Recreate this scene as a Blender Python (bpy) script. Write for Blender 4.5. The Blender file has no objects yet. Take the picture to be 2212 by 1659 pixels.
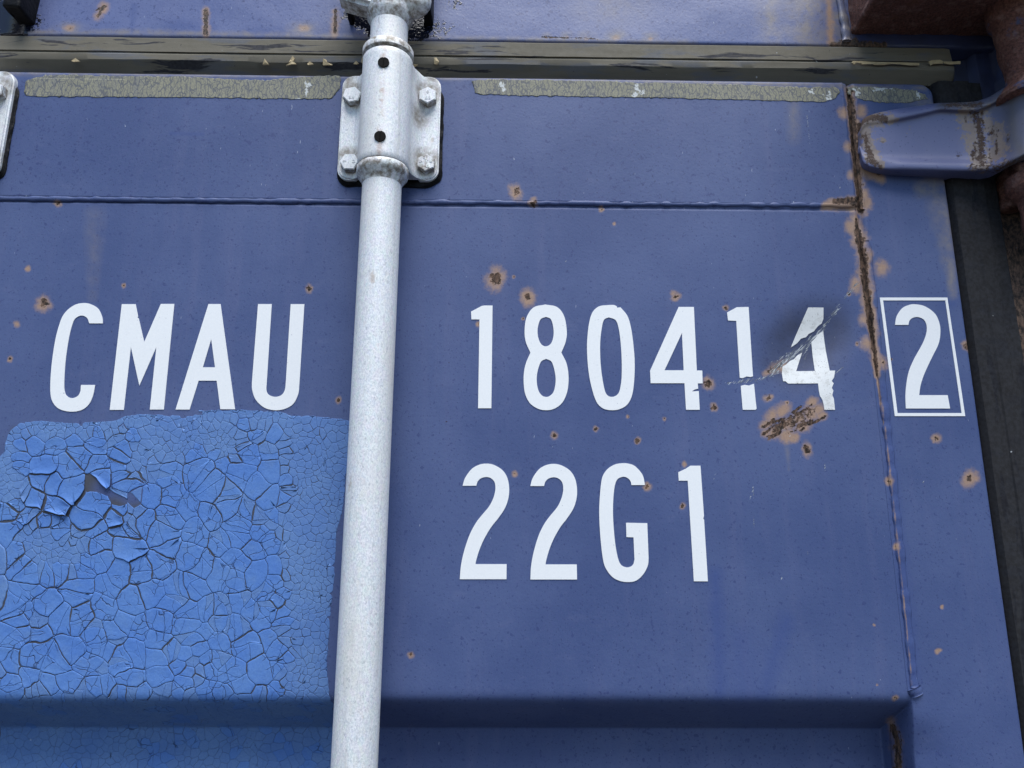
import bpy, bmesh, math, random
import numpy as np
from mathutils import Vector, Matrix, geometry
rad = math.radians
random.seed(7)
sc = bpy.context.scene
COL = sc.collection

# ------------------------------------------------------------------ camera
F, CX, CY = 1661.0, 1106.0, 829.5            # measured on the photo at 2212 px width
def nrm(v):
    v = np.array(v, float); return v / np.linalg.norm(v)
_Z = nrm((29, 6935, -1661)); _X = np.array((1, -.0075, -.0133)); _X = nrm(_X - _Z * _X.dot(_Z)); _Y = np.cross(_Z, _X)
MW = np.array([_X, _Y, _Z]).T                # world -> camera
CAM = np.array((0.0, -0.6975, 1.9228))
def P(px, py, y=0.0):
    """point of the place seen at photo position (px, py), at distance y behind the door face"""
    d = MW.T @ np.array(((px - CX) / F, -(py - CY) / F, -1.0))
    return CAM + d * ((y - CAM[1]) / d[1])
def proj(X, Y, Z):
    q = np.stack([X - CAM[0], Y - CAM[1], Z - CAM[2]], -1) @ MW.T
    return CX + F * q[..., 0] / -q[..., 2], CY - F * q[..., 1] / -q[..., 2]

cam = bpy.data.cameras.new('camera'); cam.sensor_width = 36; cam.lens = 36 * F / 2212
cam.clip_start = 0.01; cam.clip_end = 2000
co = bpy.data.objects.new('camera', cam); COL.objects.link(co)
R3 = Matrix([list(r) for r in MW.T]); co.matrix_world = Matrix.Translation(Vector(CAM)) @ R3.to_4x4()
sc.camera = co

# ------------------------------------------------------------------ light
SUN_EL, SUN_AZ = 66.0, 12.0                  # high in front of the door, a little to the right, veiled
w = bpy.data.worlds.new('World'); sc.world = w; w.use_nodes = True
nt = w.node_tree; nt.nodes.clear()
sky = nt.nodes.new('ShaderNodeTexSky'); sky.sky_type = 'NISHITA'; sky.sun_disc = False
sky.sun_elevation = rad(SUN_EL); sky.sun_rotation = rad(180 - SUN_AZ); sky.dust_density = 0.4; sky.air_density = 1.0; sky.ozone_density = 1.5
bg = nt.nodes.new('ShaderNodeBackground'); bg.inputs[1].default_value = 0.052
wo = nt.nodes.new('ShaderNodeOutputWorld'); nt.links.new(sky.outputs[0], bg.inputs[0]); nt.links.new(bg.outputs[0], wo.inputs[0])
sl = bpy.data.lights.new('sun', 'SUN'); sl.energy = 1.5; sl.angle = rad(48); sl.color = (1.0, 0.985, 0.965)
so = bpy.data.objects.new('sun', sl); COL.objects.link(so)
sd = Vector((math.sin(rad(SUN_AZ)) * math.cos(rad(SUN_EL)), -math.cos(rad(SUN_AZ)) * math.cos(rad(SUN_EL)), math.sin(rad(SUN_EL))))
so.rotation_euler = (-sd).to_track_quat('-Z', 'Y').to_euler(); so.location = sd * 30
sc.view_settings.view_transform = 'Standard'; sc.view_settings.look = 'None'; sc.view_settings.gamma = 1
sc.view_settings.use_curve_mapping = False; sc.view_settings.exposure = 1.78
sc.cycles.use_denoising = True

# ------------------------------------------------------------------ noise for shapes
def _h(i, j, s):
    n = (i.astype(np.int64) * 374761393 + j.astype(np.int64) * 668265263 + s * 1274126177) & 0xffffffff
    n = ((n ^ (n >> 13)) * 1274126177) & 0xffffffff
    n = n ^ (n >> 16)
    return (n & 0xffff) / 65535.0
def vn(x, y, s=0):
    x = np.asarray(x, float); y = np.asarray(y, float)
    i = np.floor(x); j = np.floor(y); u = x - i; v = y - j
    u = u * u * (3 - 2 * u); v = v * v * (3 - 2 * v)
    a = _h(i, j, s); b = _h(i + 1, j, s); c = _h(i, j + 1, s); d = _h(i + 1, j + 1, s)
    return (a * (1 - u) + b * u) * (1 - v) + (c * (1 - u) + d * u) * v * 1.0
def fbm(x, y, s=0, o=3):
    t = 0; a = .5; n = 0
    for k in range(o):
        t = t + a * vn(x * 2 ** k, y * 2 ** k, s + k * 17); n += a; a *= .5
    return t / n
def sst(a, b, x):
    t = np.clip((x - a) / (b - a), 0, 1); return t * t * (3 - 2 * t)

# ------------------------------------------------------------------ node materials
SCR_ROT = 43
class NB:
    def __init__(s, name):
        s.m = bpy.data.materials.new(name); s.m.use_nodes = True; s.t = s.m.node_tree; s.t.nodes.clear()
        s.out = s.t.nodes.new('ShaderNodeOutputMaterial'); s.b = s.t.nodes.new('ShaderNodeBsdfPrincipled')
        s.t.links.new(s.b.outputs[0], s.out.inputs[0]); s.pos = s.t.nodes.new('ShaderNodeNewGeometry').outputs['Position']
    def put(s, sock, v):
        if isinstance(v, bpy.types.NodeSocket): s.t.links.new(v, sock)
        elif isinstance(v, (tuple, list)) and sock.type == 'RGBA': sock.default_value = (*v[:3], 1)
        else: sock.default_value = v
    def vec(s, sc_=(1, 1, 1), src=None, warp=0, wscale=100):
        v = src or s.pos
        if warp:
            n = s.t.nodes.new('ShaderNodeTexNoise'); n.inputs['Scale'].default_value = wscale; n.inputs['Detail'].default_value = 2; s.put(n.inputs['Vector'], v)
            a = s.t.nodes.new('ShaderNodeVectorMath'); a.operation = 'MULTIPLY_ADD'; s.put(a.inputs[0], n.outputs['Color']); a.inputs[1].default_value = (warp,) * 3; s.put(a.inputs[2], v); v = a.outputs[0]
        if tuple(sc_) != (1, 1, 1):
            a = s.t.nodes.new('ShaderNodeVectorMath'); a.operation = 'MULTIPLY'; s.put(a.inputs[0], v); a.inputs[1].default_value = sc_; v = a.outputs[0]
        return v
    def rot(s, ang, sc_):
        n = s.t.nodes.new('ShaderNodeVectorRotate'); n.rotation_type = 'Y_AXIS'; n.inputs['Angle'].default_value = ang; s.put(n.inputs['Vector'], s.pos); return s.vec(sc_, n.outputs[0])
    def noise(s, scale, detail=3, rough=.55, v=None):
        n = s.t.nodes.new('ShaderNodeTexNoise'); n.inputs['Scale'].default_value = scale; n.inputs['Detail'].default_value = detail; n.inputs['Roughness'].default_value = rough
        s.put(n.inputs['Vector'], v or s.pos); return n.outputs['Fac']
    def vor(s, scale, feat='F1', v=None, out='Distance'):
        n = s.t.nodes.new('ShaderNodeTexVoronoi'); n.feature = feat; n.inputs['Scale'].default_value = scale; s.put(n.inputs['Vector'], v or s.pos); return n.outputs[out]
    def math(s, op, a, b=0.0, c=None):
        n = s.t.nodes.new('ShaderNodeMath'); n.operation = op; s.put(n.inputs[0], a); s.put(n.inputs[1], b)
        if c is not None: s.put(n.inputs[2], c)
        return n.outputs[0]
    def step(s, x, a, b, to=(0, 1)):
        n = s.t.nodes.new('ShaderNodeMapRange'); n.interpolation_type = 'SMOOTHSTEP'; s.put(n.inputs[0], x)
        n.inputs[1].default_value = a; n.inputs[2].default_value = b; n.inputs[3].default_value = to[0]; n.inputs[4].default_value = to[1]; return n.outputs[0]
    def mix(s, f, a, b, mode='MIX'):
        n = s.t.nodes.new('ShaderNodeMix'); n.data_type = 'RGBA'; n.blend_type = mode; s.put(n.inputs[0], f); s.put(n.inputs[6], a); s.put(n.inputs[7], b); return n.outputs[2]
    def attr(s, name):
        n = s.t.nodes.new('ShaderNodeAttribute'); n.attribute_name = name
        x = s.t.nodes.new('ShaderNodeSeparateColor'); s.t.links.new(n.outputs['Color'], x.inputs[0]); return x.outputs
    def bump(s, h, strength=.3, dist=.001, prev=None):
        n = s.t.nodes.new('ShaderNodeBump'); n.inputs['Strength'].default_value = strength; n.inputs['Distance'].default_value = dist; s.put(n.inputs['Height'], h)
        if prev is not None: s.t.links.new(prev, n.inputs['Normal'])
        return n.outputs[0]
    def fin(s, col, rough=.5, normal=None, metal=0.0, spec=.5):
        s.put(s.b.inputs['Base Color'], col); s.put(s.b.inputs['Roughness'], rough); s.put(s.b.inputs['Metallic'], metal); s.put(s.b.inputs['Specular IOR Level'], spec)
        if normal is not None: s.t.links.new(normal, s.b.inputs['Normal'])
        return s.m

def paint_material(name, c1=(.041, .068, .174), c2=(.066, .097, .214), rough=.46, spec=.34):
    n = NB(name); a = n.attr('wear'); b = n.attr('wear2')
    big = n.noise(7, 6, .62); col = n.mix(n.step(big, .32, .68), c1, c2)
    streak = n.noise(1, 4, .6, n.vec((60, 60, 4), warp=.01, wscale=20)); col = n.mix(n.step(streak, .48, .8, (0, .34)), col, (.10, .115, .225)); rub = n.noise(1, 5, .7, n.vec((30, 30, 55), warp=.05, wscale=9)); col = n.mix(n.step(rub, .56, .78, (0, .28)), col, (.115, .135, .25))
    mott = n.noise(330, 3, .6); col = n.mix(n.step(mott, .45, .7, (0, .30)), col, (.045, .062, .185))
    fine = n.noise(1500, 2, .6); col = n.mix(n.step(fine, .42, .66, (0, .28)), col, (.085, .10, .22))
    s1 = n.noise(230, 2, .5); col = n.mix(n.step(s1, .635, .68, (0, .62)), col, (.026, .040, .135))
    s2 = n.noise(120, 3, .6, n.vec((1, 1, .8))); col = n.mix(n.step(s2, .69, .74, (0, .45)), col, (.03, .05, .16))
    s3 = n.noise(520, 1, .5); col = n.mix(n.step(s3, .665, .71, (0, .62)), col, (.02, .03, .10))
    w1 = n.noise(1, 2, .5, n.vec((420, 420, 110))); col = n.mix(n.step(w1, .755, .79, (0, .55)), col, (.42, .46, .55))
    col = n.mix(n.math('MULTIPLY', b['Blue'], .75), col, (.035, .062, .20))            # darker rinsed streaks, and painted shade on post and header end
    sm = n.math('MULTIPLY', n.step(n.attr('smudge')['Red'], .25, .85), n.step(n.noise(45, 4, .6), .1, .7, (.35, .75))); col = n.mix(sm, col, (.030, .034, .062))  # shade in the dent and under the casting, painted as a dark tone
    gr = n.math('MULTIPLY', b['Red'], n.step(n.noise(70, 5, .65), .2, .75)); col = n.mix(gr, col, (.22, .19, .165))   # brown grime
    nz = n.noise(210, 6, .7); nzl = n.noise(60, 4, .6)
    hal = n.math('ADD', a['Green'], n.math('MULTIPLY', n.math('SUBTRACT', n.math('ADD', nz, nzl), 1.0), .55))
    tan = n.mix(n.noise(500, 4, .7), (.25, .145, .09), (.42, .285, .19))
    col = n.mix(n.step(hal, .30, .80, (0, .92)), col, tan)
    nf = n.noise(520, 5, .75); cor = n.math('ADD', a['Red'], n.math('MULTIPLY', n.math('SUBTRACT', n.math('ADD', nz, n.math('MULTIPLY', nf, .6)), .8), 1.25)); rust = n.step(cor, .52, .64)
    rc = n.mix(n.step(n.noise(1, 5, .7, n.vec((300, 300, 150), warp=.01, wscale=60)), .36, .68), (.012, .008, .007), (.165, .10, .068)); rc = n.mix(n.step(n.noise(150, 4, .7), .55, .75, (0, .6)), rc, (.20, .155, .12))
    col = n.mix(rust, col, rc)
    fib = n.noise(1, 4, .65, n.rot(rad(SCR_ROT), (130, 700, 1000)))
    scr = n.step(n.math('ADD', a['Blue'], n.math('MULTIPLY', n.math('SUBTRACT', fib, .5), 1.9)), .56, .68)
    col = n.mix(scr, col, n.mix(n.step(n.noise(1, 3, .6, n.rot(rad(SCR_ROT), (90, 900, 1200))), .47, .60), (.085, .098, .12), (.44, .47, .49)))
    wetn = n.math('ADD', b['Green'], n.math('MULTIPLY', n.math('SUBTRACT', n.noise(260, 4, .6), .5), 1.1)); wet = n.step(wetn, .44, .56)
    col = n.mix(n.math('MULTIPLY', n.attr('crack_dirt')['Red'], .9), col, (.052, .053, .058)); col = n.mix(wet, col, (.006, .008, .018))
    r = n.math('ADD', rough, n.math('MULTIPLY', n.noise(500, 2), .12)); r = n.math('ADD', r, n.math('MULTIPLY', rust, .35))
    r = n.math('SUBTRACT', r, n.math('MULTIPLY', wet, .34))
    nn = n.bump(n.noise(420, 2, .5), .10, .0008)
    nn = n.bump(n.math('MULTIPLY', rust, n.noise(900, 5, .75)), .8, .0012, nn)
    nn = n.bump(n.math('MULTIPLY', wet, n.noise(330, 3, .6)), .5, .0010, nn)
    nn = n.bump(hal, .25, .0006, nn)
    return n.fin(col, r, nn, 0, spec)

def galv_material(name, dirt=0.0, spots=()):
    n = NB(name)
    v = n.vec((1, 1, .55)); sp = n.noise(850, 3, .7, v); col = n.mix(n.step(sp, .42, .58), (.60, .62, .64), (.77, .78, .78))
    cell = n.vor(340, 'F1', n.vec((1, 1, .6), warp=.003, wscale=300), 'Color'); col = n.mix(.10, col, cell, 'SOFT_LIGHT')
    lo = n.noise(22, 4, .6, n.vec((1, 1, .25))); col = n.mix(n.step(lo, .46, .70, (0, .55)), col, (.66, .63, .57)); z_ = n.noise(1, 4, .6, n.vec((110, 110, 5), warp=.01, wscale=15)); col = n.mix(n.step(z_, .56, .70, (0, .5)), col, (.50, .50, .48))
    d1 = n.noise(430, 2, .5, n.vec((1, 1, .6))); col = n.mix(n.step(d1, .63, .70, (0, .5)), col, (.36, .375, .40))
    d3 = n.noise(1100, 2, .5); col = n.mix(n.step(d3, .62, .70, (0, .45)), col, (.36, .37, .39))
    sc1 = n.noise(1, 2, .5, n.vec((230, 230, 24), warp=.004, wscale=40)); col = n.mix(n.step(sc1, .735, .765, (0, .65)), col, (.25, .23, .22))
    st = n.noise(55, 4, .65, n.vec((1, 1, .5))); col = n.mix(n.step(st, .66, .76, (0, .55)), col, (.36, .26, .17))
    if dirt: col = n.mix(n.step(n.noise(130, 5, .7), .62 - dirt, .78 - dirt * .6, (0, .9)), col, (.17, .135, .095))  # dirt; on the bolt flanks this tone stands in for shade
    if spots:
        ob = n.t.nodes.new('ShaderNodeTexCoord').outputs['Object']; tot = None
        for (x, y, z, r0, r1) in spots:
            d = n.t.nodes.new('ShaderNodeVectorMath'); d.operation = 'DISTANCE'; n.put(d.inputs[0], ob); d.inputs[1].default_value = (x, y, z); f = n.step(d.outputs['Value'], r0, r1, (1, 0)); tot = f if tot is None else n.math('MAXIMUM', tot, f)
        col = n.mix(n.math('MULTIPLY', tot, n.step(n.noise(160, 5, .7), .25, .65, (.15, .95))), col, (.21, .185, .15))
        xyz = n.t.nodes.new('ShaderNodeSeparateXYZ'); n.put(xyz.inputs[0], ob); ln = n.step(n.math('ABSOLUTE', n.math('ADD', xyz.outputs[0], n.math('MULTIPLY', n.math('SUBTRACT', n.noise(60, 3), .5), .006))), .0008, .0042, (1, 0))
        col = n.mix(n.math('MULTIPLY', n.math('MULTIPLY', ln, n.step(n.noise(120, 5, .7), .42, .66, (0, .75))), n.step(xyz.outputs[1], -.05, -.045, (1, 0))), col, (.40, .29, .23))
    nn = n.bump(n.noise(520, 4, .65), .35, .0007); nn = n.bump(n.noise(120, 2), .15, .001, nn)
    return n.fin(col, n.math('ADD', .42, n.math('MULTIPLY', sp, .25)), nn, .12, .5)

def rust_material(name, blue=0.0):
    n = NB(name); a = n.noise(95, 6, .7); b = n.noise(420, 5, .75)
    col = n.mix(n.step(b, .3, .7), (.055, .022, .018), (.225, .095, .070)); col = n.mix(n.step(a, .5, .68, (0, .75)), col, (.28, .17, .14))
    col = n.mix(n.step(n.noise(60, 4, .6), .60, .70, (0, .5)), col, (.16, .065, .03))
    if blue: col = n.mix(n.step(n.noise(38, 5, .65), .60 - blue * .25, .70 - blue * .25, (0, .95)), col, (.060, .078, .165))
    nn = n.bump(a, .9, .004); nn = n.bump(b, .8, .0016, nn)
    return n.fin(col, .72, nn, 0, .4)

def rubber_material(name, olive=1.0, up=False):
    n = NB(name); v = n.vec((80, 80, 6) if up else (7, 60, 90), warp=.02, wscale=12)
    a = n.noise(1, 5, .62, v); b = n.noise(1, 4, .6, n.vec((14, 90, 150)))
    base = n.mix(n.step(n.noise(300, 4, .6), .3, .7), (.010, .010, .013), (.020, .021, .026)) if up else n.mix(n.step(n.noise(300, 4, .6), .3, .7), (.026, .026, .030), (.042, .042, .048))
    pnt = n.mix(b, (.092, .084, .066), (.165, .150, .118)); pnt = n.mix(n.step(n.noise(1, 4, .6, n.vec((16, 60, 60))), .50, .64, (0, .5)), pnt, (.085, .10, .135))
    col = n.mix(n.step(a, .385, .425, (0, olive)), base, pnt)
    crack = n.noise(1, 5, .7, n.vec((160, 160, 60), warp=.01, wscale=60)); col = n.mix(n.step(crack, .68, .71, (0, .7)), col, (.018, .02, .026))
    fl = n.noise(1, 2, .5, n.vec((170, 170, 120))); col = n.mix(n.step(fl, .765, .79, (0, .75)), col, (.42, .44, .45))
    nn = n.bump(n.noise(700, 4, .65), .25, .0005)
    return n.fin(col, n.step(n.noise(200, 3), .3, .7, (.72, .88)), nn, 0, .18)

M = {}
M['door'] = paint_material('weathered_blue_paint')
M['header'] = paint_material('header_blue_paint', (.082, .112, .255), (.112, .140, .280), .30, .5)
M['galv'] = galv_material('galvanised_steel'); M['galv_dirty'] = galv_material('dirty_galvanised_steel', .22)
M['galv_housing'] = galv_material('galvanised_casting', 0, [(-.0387, -.009, .0900, .009, .0170), (.0380, -.009, .0904, .009, .0175), (-.0379, -.009, .0147, .009, .0175), (.0382, -.009, .0144, .009, .0180), (-.043, -.009, .107, .001, .011), (.043, -.009, .108, .001, .012), (0, -.020, .002, .012, .034), (.028, -.012, .06, .004, .02)])
M['galv_side'] = galv_material('shaded_bolt_flank', .34); M['rust'] = rust_material('flaking_rust'); M['rust_blue'] = rust_material('rust_with_blue_paint', .12)  # galv_side: shade on the bolt flanks painted as darker steel
M['rubber_top'] = rubber_material('painted_rubber', 1.0); M['rubber'] = rubber_material('black_rubber', .06, True)
n = NB('black_sealant'); M['black'] = n.fin(n.mix(n.noise(200, 3), (.004, .004, .005), (.010, .010, .012)), .5, n.bump(n.noise(150, 4), .6, .002), 0, .12)
n = NB('white_vinyl'); c = n.mix(n.noise(700, 3, .6), (.70, .715, .72), (.80, .805, .80)); c = n.mix(n.step(n.noise(180, 4, .7), .60, .72, (0, .22)), c, (.55, .56, .57)); c = n.mix(n.step(n.noise(520, 2, .5), .735, .76, (0, .6)), c, (.25, .27, .33))
M['vinyl'] = n.fin(c, .5, n.bump(n.noise(600, 2), .06, .0005), 0, .4)
n = NB('soiled_white_vinyl'); c = n.mix(n.noise(700, 3, .6), (.64, .65, .64), (.76, .765, .75)); c = n.mix(n.step(n.noise(120, 5, .7), .50, .70, (0, .55)), c, (.42, .41, .38)); c = n.mix(n.step(n.noise(650, 3, .6), .63, .68, (0, .75)), c, (.16, .15, .14))
M['vinyl_dirty'] = n.fin(c, .6, n.bump(n.noise(600, 3), .12, .0006), 0, .35)
def flake_material(name, craze, k1=(.074, .178, .462), k2=(.096, .206, .466)):
    n = NB(name)
    big = n.noise(26, 4, .6); c = n.mix(n.step(big, .36, .66), k1, k2)
    c = n.mix(n.step(n.noise(55, 3, .6), .5, .75, (0, .6)), c, (.11, .205, .41))
    c = n.mix(n.step(n.noise(800, 3, .6), .35, .68, (0, .30)), c, (.040, .115, .385))
    c = n.mix(n.step(n.noise(330, 2, .5), .70, .73, (0, .5)), c, (.034, .075, .25))
    c = n.mix(n.step(n.noise(260, 2, .5), .765, .79, (0, .7)), c, (.33, .42, .58))
    e = n.vor(88, 'DISTANCE_TO_EDGE', n.vec(warp=.012, wscale=70)); gate = n.step(n.noise(36, 2), .46, .58)
    ln = n.math('MULTIPLY', n.step(e, .0, .035, (1, 0)), gate); c = n.mix(n.math('MULTIPLY', ln, craze), c, (.032, .060, .15))
    nn = n.bump(n.math('MULTIPLY', ln, -1.0), craze, .0006); nn = n.bump(n.noise(420, 4, .6), .30, .0006, nn); nn = n.bump(n.noise(95, 3, .55), .30, .0018, nn)
    return n.fin(c, .66, nn, 0, .3)
M['flake'] = flake_material('cracked_bright_blue_paint', .85)
M['flake_fine'] = flake_material('crazed_bright_blue_paint', .2, (.090, .182, .405), (.114, .212, .418))
n = NB('crazed_tape'); v = n.vec((270, 270, 62), warp=.012, wscale=70); e = n.vor(1, 'DISTANCE_TO_EDGE', v)
v2 = n.vec((520, 520, 300), warp=.006, wscale=120); e2 = n.vor(1, 'DISTANCE_TO_EDGE', v2)
c = n.mix(n.noise(120, 4, .6), (.205, .198, .140), (.285, .272, .195)); c = n.mix(n.step(n.noise(1, 3, .6, n.vec((50, 50, 8))), .5, .7, (0, .45)), c, (.15, .16, .18))
c = n.mix(n.step(e, .02, .11, (.75, 0)), c, (.075, .082, .105)); c = n.mix(n.step(e2, .02, .12, (.45, 0)), c, (.07, .078, .10))
b = n.attr('wear'); c = n.mix(n.step(n.math('ADD', b['Blue'], n.math('MULTIPLY', n.math('SUBTRACT', n.noise(420, 4, .7), .5), 1.6)), .46, .6), c, (.52, .54, .53))
M['tape'] = n.fin(c, .62, n.bump(n.step(e, 0, .12), .2, .0003), 0, .3)
n = NB('peeling_tan_paint'); M['tan'] = n.fin(n.mix(n.noise(160, 4, .7), (.24, .175, .085), (.52, .42, .25)), .7, n.bump(n.noise(300, 3), .3, .001))
n = NB('black_screw'); M['screw'] = n.fin(n.mix(n.noise(500, 3), (.005, .005, .005), (.012, .010, .009)), .8, n.bump(n.noise(700, 3), .4, .0008), 0, .1)
n = NB('asphalt'); M['asphalt'] = n.fin(n.mix(n.noise(60, 5, .7), (.028, .028, .030), (.055, .054, .052)), .9, n.bump(n.noise(90, 4, .7), .5, .01))
n = NB('hinge_paint'); a = n.attr('wear'); c = n.mix(n.noise(60, 4, .6), (.108, .126, .255), (.136, .148, .265))
c = n.mix(n.step(n.noise(330, 2, .5), .66, .70, (0, .6)), c, (.03, .04, .12)); c = n.mix(n.math('MULTIPLY', a['Blue'], .85), c, n.mix(n.noise(90, 4), (.085, .085, .10), (.125, .120, .125)))
nz = n.noise(190, 6, .72); hal = n.step(n.math('ADD', a['Green'], n.math('MULTIPLY', n.math('SUBTRACT', n.noise(150, 7, .75), .5), 2.4)), .42, .70, (0, .9)); c = n.mix(hal, c, n.mix(nz, (.17, .125, .10), (.30, .235, .18)))
ru = n.step(n.math('ADD', a['Red'], n.math('MULTIPLY', n.math('SUBTRACT', n.noise(330, 7, .8), .5), 3.0)), .52, .72); c = n.mix(ru, c, n.mix(n.noise(500, 5, .75), (.025, .016, .014), (.14, .085, .06)))
M['hinge'] = n.fin(c, n.math('ADD', .44, n.math('MULTIPLY', ru, .35)), n.bump(n.math('MULTIPLY', ru, n.noise(700, 5, .7)), .7, .0014, n.bump(n.noise(420, 3), .15, .0007)))

# ------------------------------------------------------------------ object helpers
def empty(name, loc, label=None, cat=None, group=None):
    o = bpy.data.objects.new(name, None); COL.objects.link(o); o.location = loc; o.empty_display_size = .05
    if label: o['label'] = label
    if cat: o['category'] = cat
    if group: o['group'] = group
    return o
def link(name, me, mat, parent=None, label=None, smooth=True, kind=None):
    """one mesh object; its vertices are given in world coordinates"""
    if mat is not None: me.materials.append(mat)
    o = bpy.data.objects.new(name, me); COL.objects.link(o)
    if parent is not None:
        o.parent = parent; t = Vector((0, 0, 0)); p = parent
        while p is not None: t += p.location; p = p.parent
        me.transform(Matrix.Translation(-t))
    if label: o['label'] = label
    if kind: o['kind'] = kind
    if smooth: me.polygons.foreach_set('use_smooth', [True] * len(me.polygons))
    return o
def from_bm(bm, name='m'):
    bmesh.ops.recalc_face_normals(bm, faces=bm.faces)
    me = bpy.data.meshes.new(name); bm.to_mesh(me); bm.free(); return me
def pydata(vs, fs):
    me = bpy.data.meshes.new('m'); me.from_pydata([tuple(map(float, v)) for v in vs], [], fs); me.update(); return me
def sharp(me, ang=35):
    me.set_sharp_from_angle(angle=rad(ang))
def grid_mesh(V):
    """V: (rows, cols, 3) -> mesh"""
    r, c = V.shape[:2]; me = bpy.data.meshes.new('grid')
    idx = np.arange(r * c).reshape(r, c); q = np.stack([idx[:-1, :-1], idx[1:, :-1], idx[1:, 1:], idx[:-1, 1:]], -1).reshape(-1, 4)
    me.vertices.add(r * c); me.vertices.foreach_set('co', V.reshape(-1).astype(np.float32))
    me.loops.add(q.size); me.loops.foreach_set('vertex_index', q.reshape(-1).astype(np.int32))
    me.polygons.add(len(q)); me.polygons.foreach_set('loop_start', (np.arange(len(q)) * 4).astype(np.int32))
    me.update(calc_edges=True); me.validate(); return me
def set_attr(me, name, r, g, b):
    a = me.attributes.new(name, 'FLOAT_COLOR', 'POINT'); N = len(me.vertices)
    d = np.ones((N, 4), np.float32); d[:, 0] = r.reshape(-1); d[:, 1] = g.reshape(-1); d[:, 2] = b.reshape(-1); a.data.foreach_set('color', d.reshape(-1))
def lathe(prof, cx, cy, seg=64, cap=True):
    """prof: list of (r, z); a solid of revolution about the vertical through (cx, cy)"""
    vs, fs = [], []
    for r, z in prof:
        for k in range(seg):
            a = 2 * math.pi * k / seg; vs.append((cx + r * math.cos(a), cy + r * math.sin(a), z))
    for i in range(len(prof) - 1):
        for k in range(seg):
            k2 = (k + 1) % seg; fs.append((i * seg + k, i * seg + k2, (i + 1) * seg + k2, (i + 1) * seg + k))
    if cap: fs.append(tuple(range(seg))[::-1]); fs.append(tuple(range((len(prof) - 1) * seg, len(prof) * seg)))
    return vs, fs
def join(*parts):
    V, Fc = [], []
    for vs, fs in parts:
        k = len(V); V += list(vs); Fc += [tuple(i + k for i in f) for f in fs]
    return V, Fc
def tube(pts, radf, seg=8, flat=1.0):
    """a wobbly weld bead along pts (world), flattened towards the wall (y)"""
    vs, fs = [], []; n_ = len(pts)
    for i, p in enumerate(pts):
        p = np.array(p); t = nrm(np.array(pts[min(i + 1, n_ - 1)]) - np.array(pts[max(i - 1, 0)])); a = np.array((0, -1.0, 0)); b = np.cross(t, a); r = radf(i)
        for k in range(seg):
            th = 2 * math.pi * k / seg; vs.append(p + a * math.cos(th) * r * flat + b * math.sin(th) * r)
    for i in range(n_ - 1):
        for k in range(seg): fs.append((i * seg + k, i * seg + (k + 1) % seg, (i + 1) * seg + (k + 1) % seg, (i + 1) * seg + k))
    fs.append(tuple(range(seg))); fs.append(tuple(range((n_ - 1) * seg, n_ * seg))[::-1])
    return vs, fs
def lerp_line(pts, n_):
    pts = np.array(pts, float); d = np.r_[0, np.cumsum(np.linalg.norm(np.diff(pts, axis=0), axis=1))]; t = np.linspace(0, d[-1], n_)
    return np.stack([np.interp(t, d, pts[:, k]) for k in range(pts.shape[1])], -1)
def box(x0, x1, y0, y1, z0, z1, bev=0.002, rough=0.0, cuts=0, seed=0):
    bm = bmesh.new(); bmesh.ops.create_cube(bm, size=1)
    for v in bm.verts: v.co = (x0 + (v.co.x + .5) * (x1 - x0), y0 + (v.co.y + .5) * (y1 - y0), z0 + (v.co.z + .5) * (z1 - z0))
    if bev: bmesh.ops.bevel(bm, geom=bm.edges[:], offset=bev, segments=2, affect='EDGES', profile=.6)
    if cuts:
        for ax, lo, hi in ((0, x0, x1), (1, y0, y1), (2, z0, z1)):
            for k in range(1, cuts):
                pco = [0, 0, 0]; pco[ax] = lo + (hi - lo) * k / cuts; no = [0, 0, 0]; no[ax] = 1
                bmesh.ops.bisect_plane(bm, geom=bm.verts[:] + bm.edges[:] + bm.faces[:], plane_co=pco, plane_no=no)
    if rough:
        bm.normal_update()
        for v in bm.verts:
            c = v.co; h = float(fbm(np.array((c.x + c.y * .7) * 120.), np.array((c.z - c.y * .5) * 120.), seed, 4)) - .5
            v.co += v.normal * h * 2 * rough
    return bm

# ------------------------------------------------------------------ door face: shape
ZT = 2.4145; XR = 0.4450; XS = 0.3512            # top edge, right edge, panel / rail seam
ZSEAM = 2.2741
def sp(x, k): return k * np.logaddexp(0, x / k)
def depth_of(X, Z):
    """how far the face lies behind the door plane: one horizontal corrugation, mitred at the side rail"""
    m = .056 / (1.8125 - 1.7810); D = m * (sp(1.8125 - Z, .0024) - sp(1.7810 - Z, .0005))
    m2, m3 = .0495 / .0028, .0065 / .0300; f = 1 - sst(1.768, 1.806, Z)
    Rm = .0495 + .0065 * f - m2 * (sp(X - .3492, .0004) - sp(X - .3520, .0005)) - m3 * f * (sp(X - .3520, .0012) - sp(X - .3810, .0026))
    k = .0009; return np.maximum(0, -k * np.logaddexp(-D / k, -Rm / k))
DC = P(1752, 742); DT = P(1700, 790)
def dent(X, Z):
    u = (X - DC[0]) * .80 + (Z - DC[2]) * .60; v = -(X - DC[0]) * .60 + (Z - DC[2]) * .80
    r2 = (u / .040) ** 2 + (v / .024) ** 2
    return -.0055 * np.exp(-r2 ** 1.25 * .75)
def bulge(X, Z):
    """slow waviness of the pressed sheet, towards the viewer"""
    return .0009 * (fbm(X * 7 + 3, Z * 7, 5, 2) - .5) + dent(X, Z)
def surf(X, Z, off=0.0):
    """a point off the painted face by off (along -y mostly)"""
    X = np.asarray(X, float); Z = np.asarray(Z, float)
    return depth_of(X, Z) - bulge(X, Z) - off

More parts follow.
